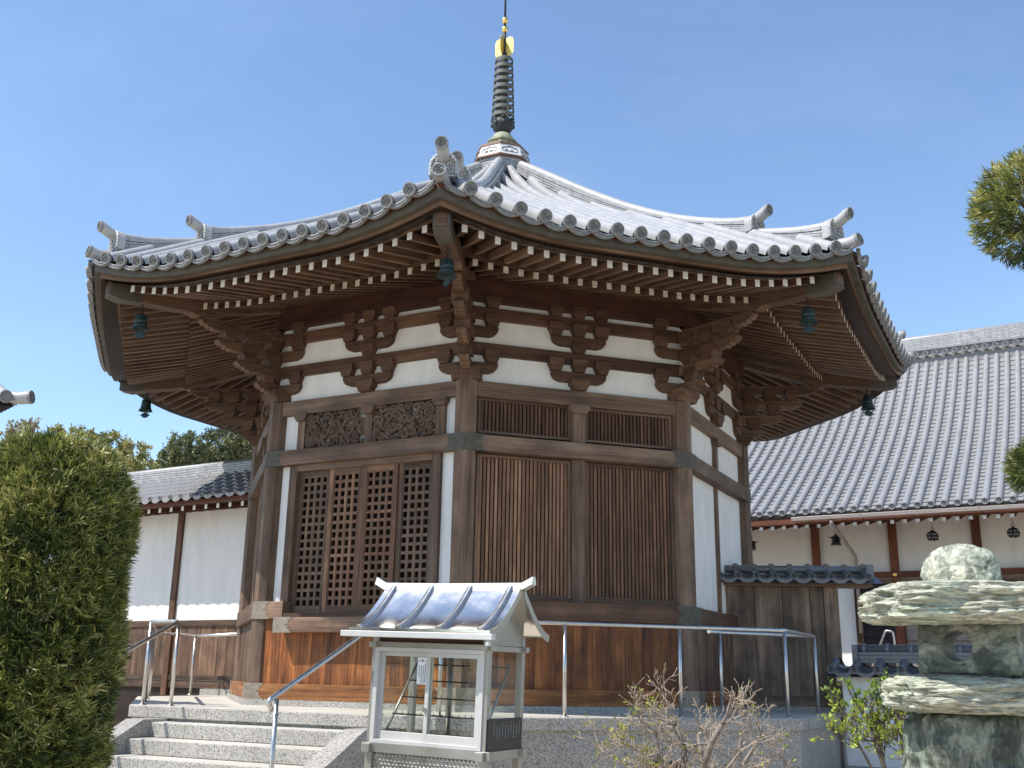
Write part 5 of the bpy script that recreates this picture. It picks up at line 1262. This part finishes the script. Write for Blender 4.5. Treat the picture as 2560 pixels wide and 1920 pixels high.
# clipped hedge column on the left
rnd = random.Random(11); HD_ = 5.6
hc_ = atd(95, 1500, HD_)
hd = thing('clipped_podocarpus', (hc_.x, hc_.y, GZ), 'tall clipped dark green podocarpus column filling the lower left of the photo', 'shrub')
htop = atd(150, 1112, HD_).z
def hedge_r(z, a): 
    f = (z-GZ)/(htop-GZ); base = .425 - .20*max(0, .55-f)
    if f > .82: base *= math.sqrt(max(0, 1-((f-.82)/.20)**2))**.8
    return base*(1+.10*noise.noise(Vector((math.cos(a)*2.2, math.sin(a)*2.2, z*2.4))) + .07*noise.noise(Vector((math.cos(a)*5, math.sin(a)*5, z*6+9))))
pts = []
for i in range(13000):
    a = rnd.random()*6.283; z = GZ+.1+(htop-GZ-.08)*rnd.random()**.95; r_ = hedge_r(z, a)*rnd.choice((1, 1, .97, .92, .84, .72, .6))
    nrm = Vector((math.cos(a), math.sin(a), .25 if z < htop-.4 else 1.0)).normalized(); pts.append((Vector((hc_.x+r_*math.cos(a), hc_.y+r_*math.sin(a), z)), nrm))
for i in range(500):
    a = rnd.random()*6.283; q = math.sqrt(rnd.random())*.30; pts.append((Vector((hc_.x+q*math.cos(a), hc_.y+q*math.sin(a), htop-.02-.25*q*q+.03*rnd.gauss(0, 1))), Vector((math.cos(a)*.4, math.sin(a)*.4, 1)).normalized()))
leaf_mesh('foliage', 'needle', tufts(pts, rnd, .062, .0076, 15, .9, .02), hd)
mb = MB()
for i in range(5): a = i*1.26; mb.tube([(hc_.x+.05*math.cos(a), hc_.y+.05*math.sin(a), GZ), (hc_.x+.12*math.cos(a), hc_.y+.12*math.sin(a), GZ+1.2), (hc_.x+.2*math.cos(a), hc_.y+.2*math.sin(a), htop-.35)], [.05, .035, .012], 7)
for i in range(160):
    a = rnd.random()*6.283; z = GZ+.3+(htop-GZ-.6)*rnd.random(); r_ = hedge_r(z, a)*.93
    mb.tube([(hc_.x+.1*math.cos(a), hc_.y+.1*math.sin(a), z-.18), (hc_.x+r_*math.cos(a), hc_.y+r_*math.sin(a), z)], [.012, .004], 4)
mb.build('stem', 'bark', hd)
# cloud pruned podocarpus at the right edge
rnd = random.Random(23); ND = 6.6
nc = atd(2760, 1500, ND)
nw = thing('cloud_pruned_podocarpus', (nc.x, nc.y, GZ), 'cloud pruned podocarpus with rounded needle pads reaching in from the right edge', 'tree')
pads = [(atd(2622, 520, ND), .43, .35), (atd(2605, 1172, ND), .165, .16), (atd(2860, 800, ND+.3), .45, .3), (atd(2830, 260, ND), .4, .3)]
mb = MB(); top = atd(2790, 300, ND)
trunk = [Vector((nc.x, nc.y, GZ)), Vector((nc.x+.05, nc.y, 1.2)), Vector((nc.x-.06, nc.y, 2.2)), Vector((nc.x+.04, nc.y, 3.4)), top]
mb.tube(trunk, [.10, .085, .07, .05, .02], 9)
for c, hx, hz in pads:
    b0 = Vector((nc.x, nc.y, max(1.0, c.z-.35))); mb.tube([b0, b0.lerp(c, .5)+Z*.06, c-Z*hz*.4], [.04, .03, .015], 7)
    for i in range(46): d = rv(rnd); mb.tube([c-Z*hz*.4, c+Vector((d.x*hx*.6, d.y*hx*.6, d.z*hz*.5-.04)), c+Vector((d.x*hx*.93, d.y*hx*.93, abs(d.z)*hz*.9-hz*.2))], [.011, .007, .003], 4)
mb.build('trunk', 'bark', nw)
for c, hx, hz in pads:
    pp = []
    for i in range(int(6500*hx*hx+260)):
        d = rv(rnd)
        if d.z < -.5 and rnd.random() < .55: continue
        k_ = rnd.choice((1, .97, .9, .78, .6)); pp.append((c+Vector((d.x*hx*k_, d.y*hx*k_, d.z*hz*k_)), d))
    leaf_mesh('foliage_pad', 'needle_pale' if hx < .2 else 'needle', tufts(pp, rnd, .068, .0082, 15, .7, .02), nw)

# bare twisted shrub before the terrace
rmin = .0024
def branch(mb, p, d, l, r_, depth, rnd, tips, wob=.35, up=.12):
    pts = [p]; n = 5 if depth > 1 else 4; q = p.copy(); dd = d.copy()
    for i in range(n): dd = (dd + rv(rnd)*wob*.55 + Z*up*.3).normalized(); q = q+dd*(l/n); pts.append(q.copy())
    mb.tube(pts, [max(rmin, r_*(1-.45*i/n)) for i in range(n+1)], 7 if r_ > .012 else (5 if r_ > .005 else 4), 1 if r_ < .0075 else 0)
    if depth == 0: tips.append((q, dd)); return
    nb = rnd.choice((2, 3, 3)) if depth > 1 else rnd.choice((3, 3, 4))
    for i in range(nb):
        f = 1 if i == 0 else rnd.uniform(.35, .95); b_ = pts[min(n, max(1, int(f*n)))]
        nd = (dd + rv(rnd)*rnd.uniform(.6, 1.05) + Z*up).normalized()
        branch(mb, b_, nd, l*rnd.uniform(.55, .82), r_*rnd.uniform(.45, .62), depth-1, rnd, tips, wob, up)
rnd = random.Random(5); BD = 8.2
bc = atd(1715, 2060, BD); bp = Vector((bc.x, bc.y, GZ))
bs_ = thing('bare_shrub', bp, 'leafless twisted shrub with pale twigs and a few yellow buds before the terrace', 'shrub')
mb = MB(); tips = []
for tgt, r_ in ((atd(1690, 1815, BD), .030), (atd(1805, 1810, BD-.15), .034), (atd(1600, 1870, BD), .020), (atd(1900, 1845, BD+.1), .022), (atd(1745, 1835, BD+.25), .020), (atd(1640, 1835, BD-.25), .020), (atd(1850, 1880, BD-.2), .018), (atd(1550, 1900, BD+.2), .015)):
    mid = bp.lerp(tgt, .5)+rv(rnd)*.07; q1 = bp.lerp(mid, .5)+rv(rnd)*.025; q2 = mid.lerp(tgt, .5)+rv(rnd)*.04
    mb.tube([bp, q1, mid, q2, tgt], [r_*1.15, r_, r_*.85, r_*.75, r_*.6], 8)
    for j in range(8):
        st0 = (tgt, tgt, tgt, q2, q2, q2, mid, mid)[j]
        nd = (rv(rnd)*.9 + hr_*(tgt-bp).dot(hr_)*1.3 + hr_*rnd.uniform(-.9, .9) + Z*.12).normalized()
        branch(mb, st0, nd, rnd.uniform(.15, .23), r_*.36, 3, rnd, tips, .6, .10)
mb.build('branches', ['bark_limb', 'bark_pale'], bs_)
lv = []
for p, d in tips:
    side = (p-bc).dot(hr_)
    if rnd.random() < (.42 if side < -.25 else .07):
        for q in range(rnd.choice((2, 3, 4))):
            dd = (d+rv(rnd)*.9).normalized(); s = dd.cross(rv(rnd)); lv.append((p, dd, s.normalized() if s.length > .1 else hr_, rnd.uniform(.022, .04), .018, rnd.random()))
leaf_mesh('leaves', 'leaf_bud', lv, bs_)
# leafy shrub in front of the low wall
rnd = random.Random(9); SD = 7.4
sc_ = atd(2290, 2040, SD); sp0 = Vector((sc_.x, sc_.y, GZ))
ls = thing('leafy_shrub', sp0, 'young shrub with bright lime leaves left of the stone lantern', 'shrub')
mb = MB(); tips = []
for tgt, r_ in ((atd(2170, 1800, SD), .02), (atd(2245, 1790, SD), .016), (atd(2130, 1830, SD-.1), .014), (atd(2270, 1850, SD-.1), .014), (atd(2200, 1870, SD+.1), .014)):
    mid = sp0.lerp(tgt, .55)+rv(rnd)*.04; mb.tube([sp0, mid, tgt], [r_, r_*.8, r_*.55], 6)
    for j in range(4): branch(mb, tgt if j < 2 else mid.lerp(tgt, .7), ((tgt-mid).normalized()*.5+rv(rnd)*.8+Z*.3).normalized(), .14, r_*.45, 3, rnd, tips, .3, .2)
mb.build('branches', ['bark', 'bark'], ls)
lv = []
for p, d in tips:
    dk = .35 if p.z < 1.35 else -.35*rnd.random()
    for q in range(rnd.choice((2, 3, 4, 5))):
        dd = (d+rv(rnd)*1.0+Z*.1).normalized(); s = dd.cross(rv(rnd)); lv.append((p+rv(rnd)*.015, dd, s.normalized() if s.length > .1 else hr_, rnd.uniform(.025, .045), .02, min(1, max(0, rnd.random()*.6+dk+.2))))
leaf_mesh('leaves', 'leaf_lime', lv, ls)

# ---- trees behind
def tree(label, cx, base_z, D, blobs, mat, n, size, seedv, trunkw=.25, sparse=False):
    rnd = random.Random(seedv); c0 = atd(cx, 1400, D); o = thing('background_tree', (c0.x, c0.y, GZ), label, 'tree', 'trees beyond the gallery roof')
    mb = MB(); cs = [(atd(x, y_, D+dz), rx*D/F_PX, ry*D/F_PX) for x, y_, rx, ry, dz in blobs]
    p0 = Vector((c0.x, c0.y, GZ)); zlow = min(c.z-r2 for c, r1, r2 in cs)
    fork = Vector((c0.x, c0.y, GZ+(zlow-GZ)*.7)); mb.tube([p0, p0.lerp(fork, .5)+Vector((.1, 0, 0)), fork], [trunkw, trunkw*.8, trunkw*.65], 9)
    for c, r1, r2 in cs:
        mb.tube([fork, fork.lerp(c, .5)+rv(rnd)*.2, c], [trunkw*.45, trunkw*.3, trunkw*.1], 6)
        for i in range(26 if sparse else 10): d = rv(rnd); d.z = abs(d.z) if sparse else d.z; mb.tube([c-Z*r2*.3, c+Vector((d.x*r1, d.y*r1, d.z*r2))*.9], [.03, .008], 4)
    mb.build('trunk', 'bark', o)
    lv = []; tot = sum(r1*r2 for c, r1, r2 in cs)
    for c, r1, r2 in cs:
        nb = int(n*r1*r2/tot); sub = []
        for i in range(max(10, int(nb/(55 if not sparse else 9)))):
            d = rv(rnd); sub.append((c+Vector((d.x*r1, d.y*r1, d.z*r2))*rnd.uniform(.62 if not sparse else .2, 1.0), d, rnd.gauss(0, .16)))
        for i in range(nb):
            s_, d, sh = rnd.choice(sub); q = s_+rv(rnd)*rnd.uniform(0, 1)*(.24 if not sparse else .1)*r2+d*.05
            dd = (d*.5+rv(rnd)).normalized(); sd = dd.cross(rv(rnd)); 
            if sd.length < .1: continue
            lv.append((q, dd, sd.normalized(), size*rnd.uniform(.7, 1.3), size*.55, min(1, max(0, .5+sh+rnd.gauss(0, .14)))))
    leaf_mesh('crown', mat, lv, o); return o
tree('rounded olive green tree showing above the clipped podocarpus', 280, 0, 34, [(175, 1120, 75, 50, 0), (265, 1130, 62, 52, 1), (330, 1165, 62, 55, 0), (225, 1180, 110, 60, 1), (360, 1200, 50, 45, -1)], 'leaf_olive', 26000, .105, 31)
tree('dark green tree standing between the olive tree and the hall', 455, 0, 38, [(465, 1130, 48, 48, 0), (430, 1165, 40, 42, 0), (500, 1165, 60, 55, 1)], 'leaf_dark', 16000, .11, 32)
tree('dense dark tree rising behind the left corner of the hall', 600, 0, 40, [(560, 1125, 62, 58, 0), (625, 1095, 75, 75, 0), (660, 1150, 80, 70, 1), (560, 1175, 80, 50, 0)], 'leaf_dark', 26000, .11, 33)
tree('thin pale brown leafed tree at the left edge above the podocarpus', 50, 0, 26, [(30, 1095, 26, 40, 0), (72, 1085, 26, 45, 0), (50, 1120, 48, 40, 0)], 'leaf_tan', 2600, .09, 34, .12, True)
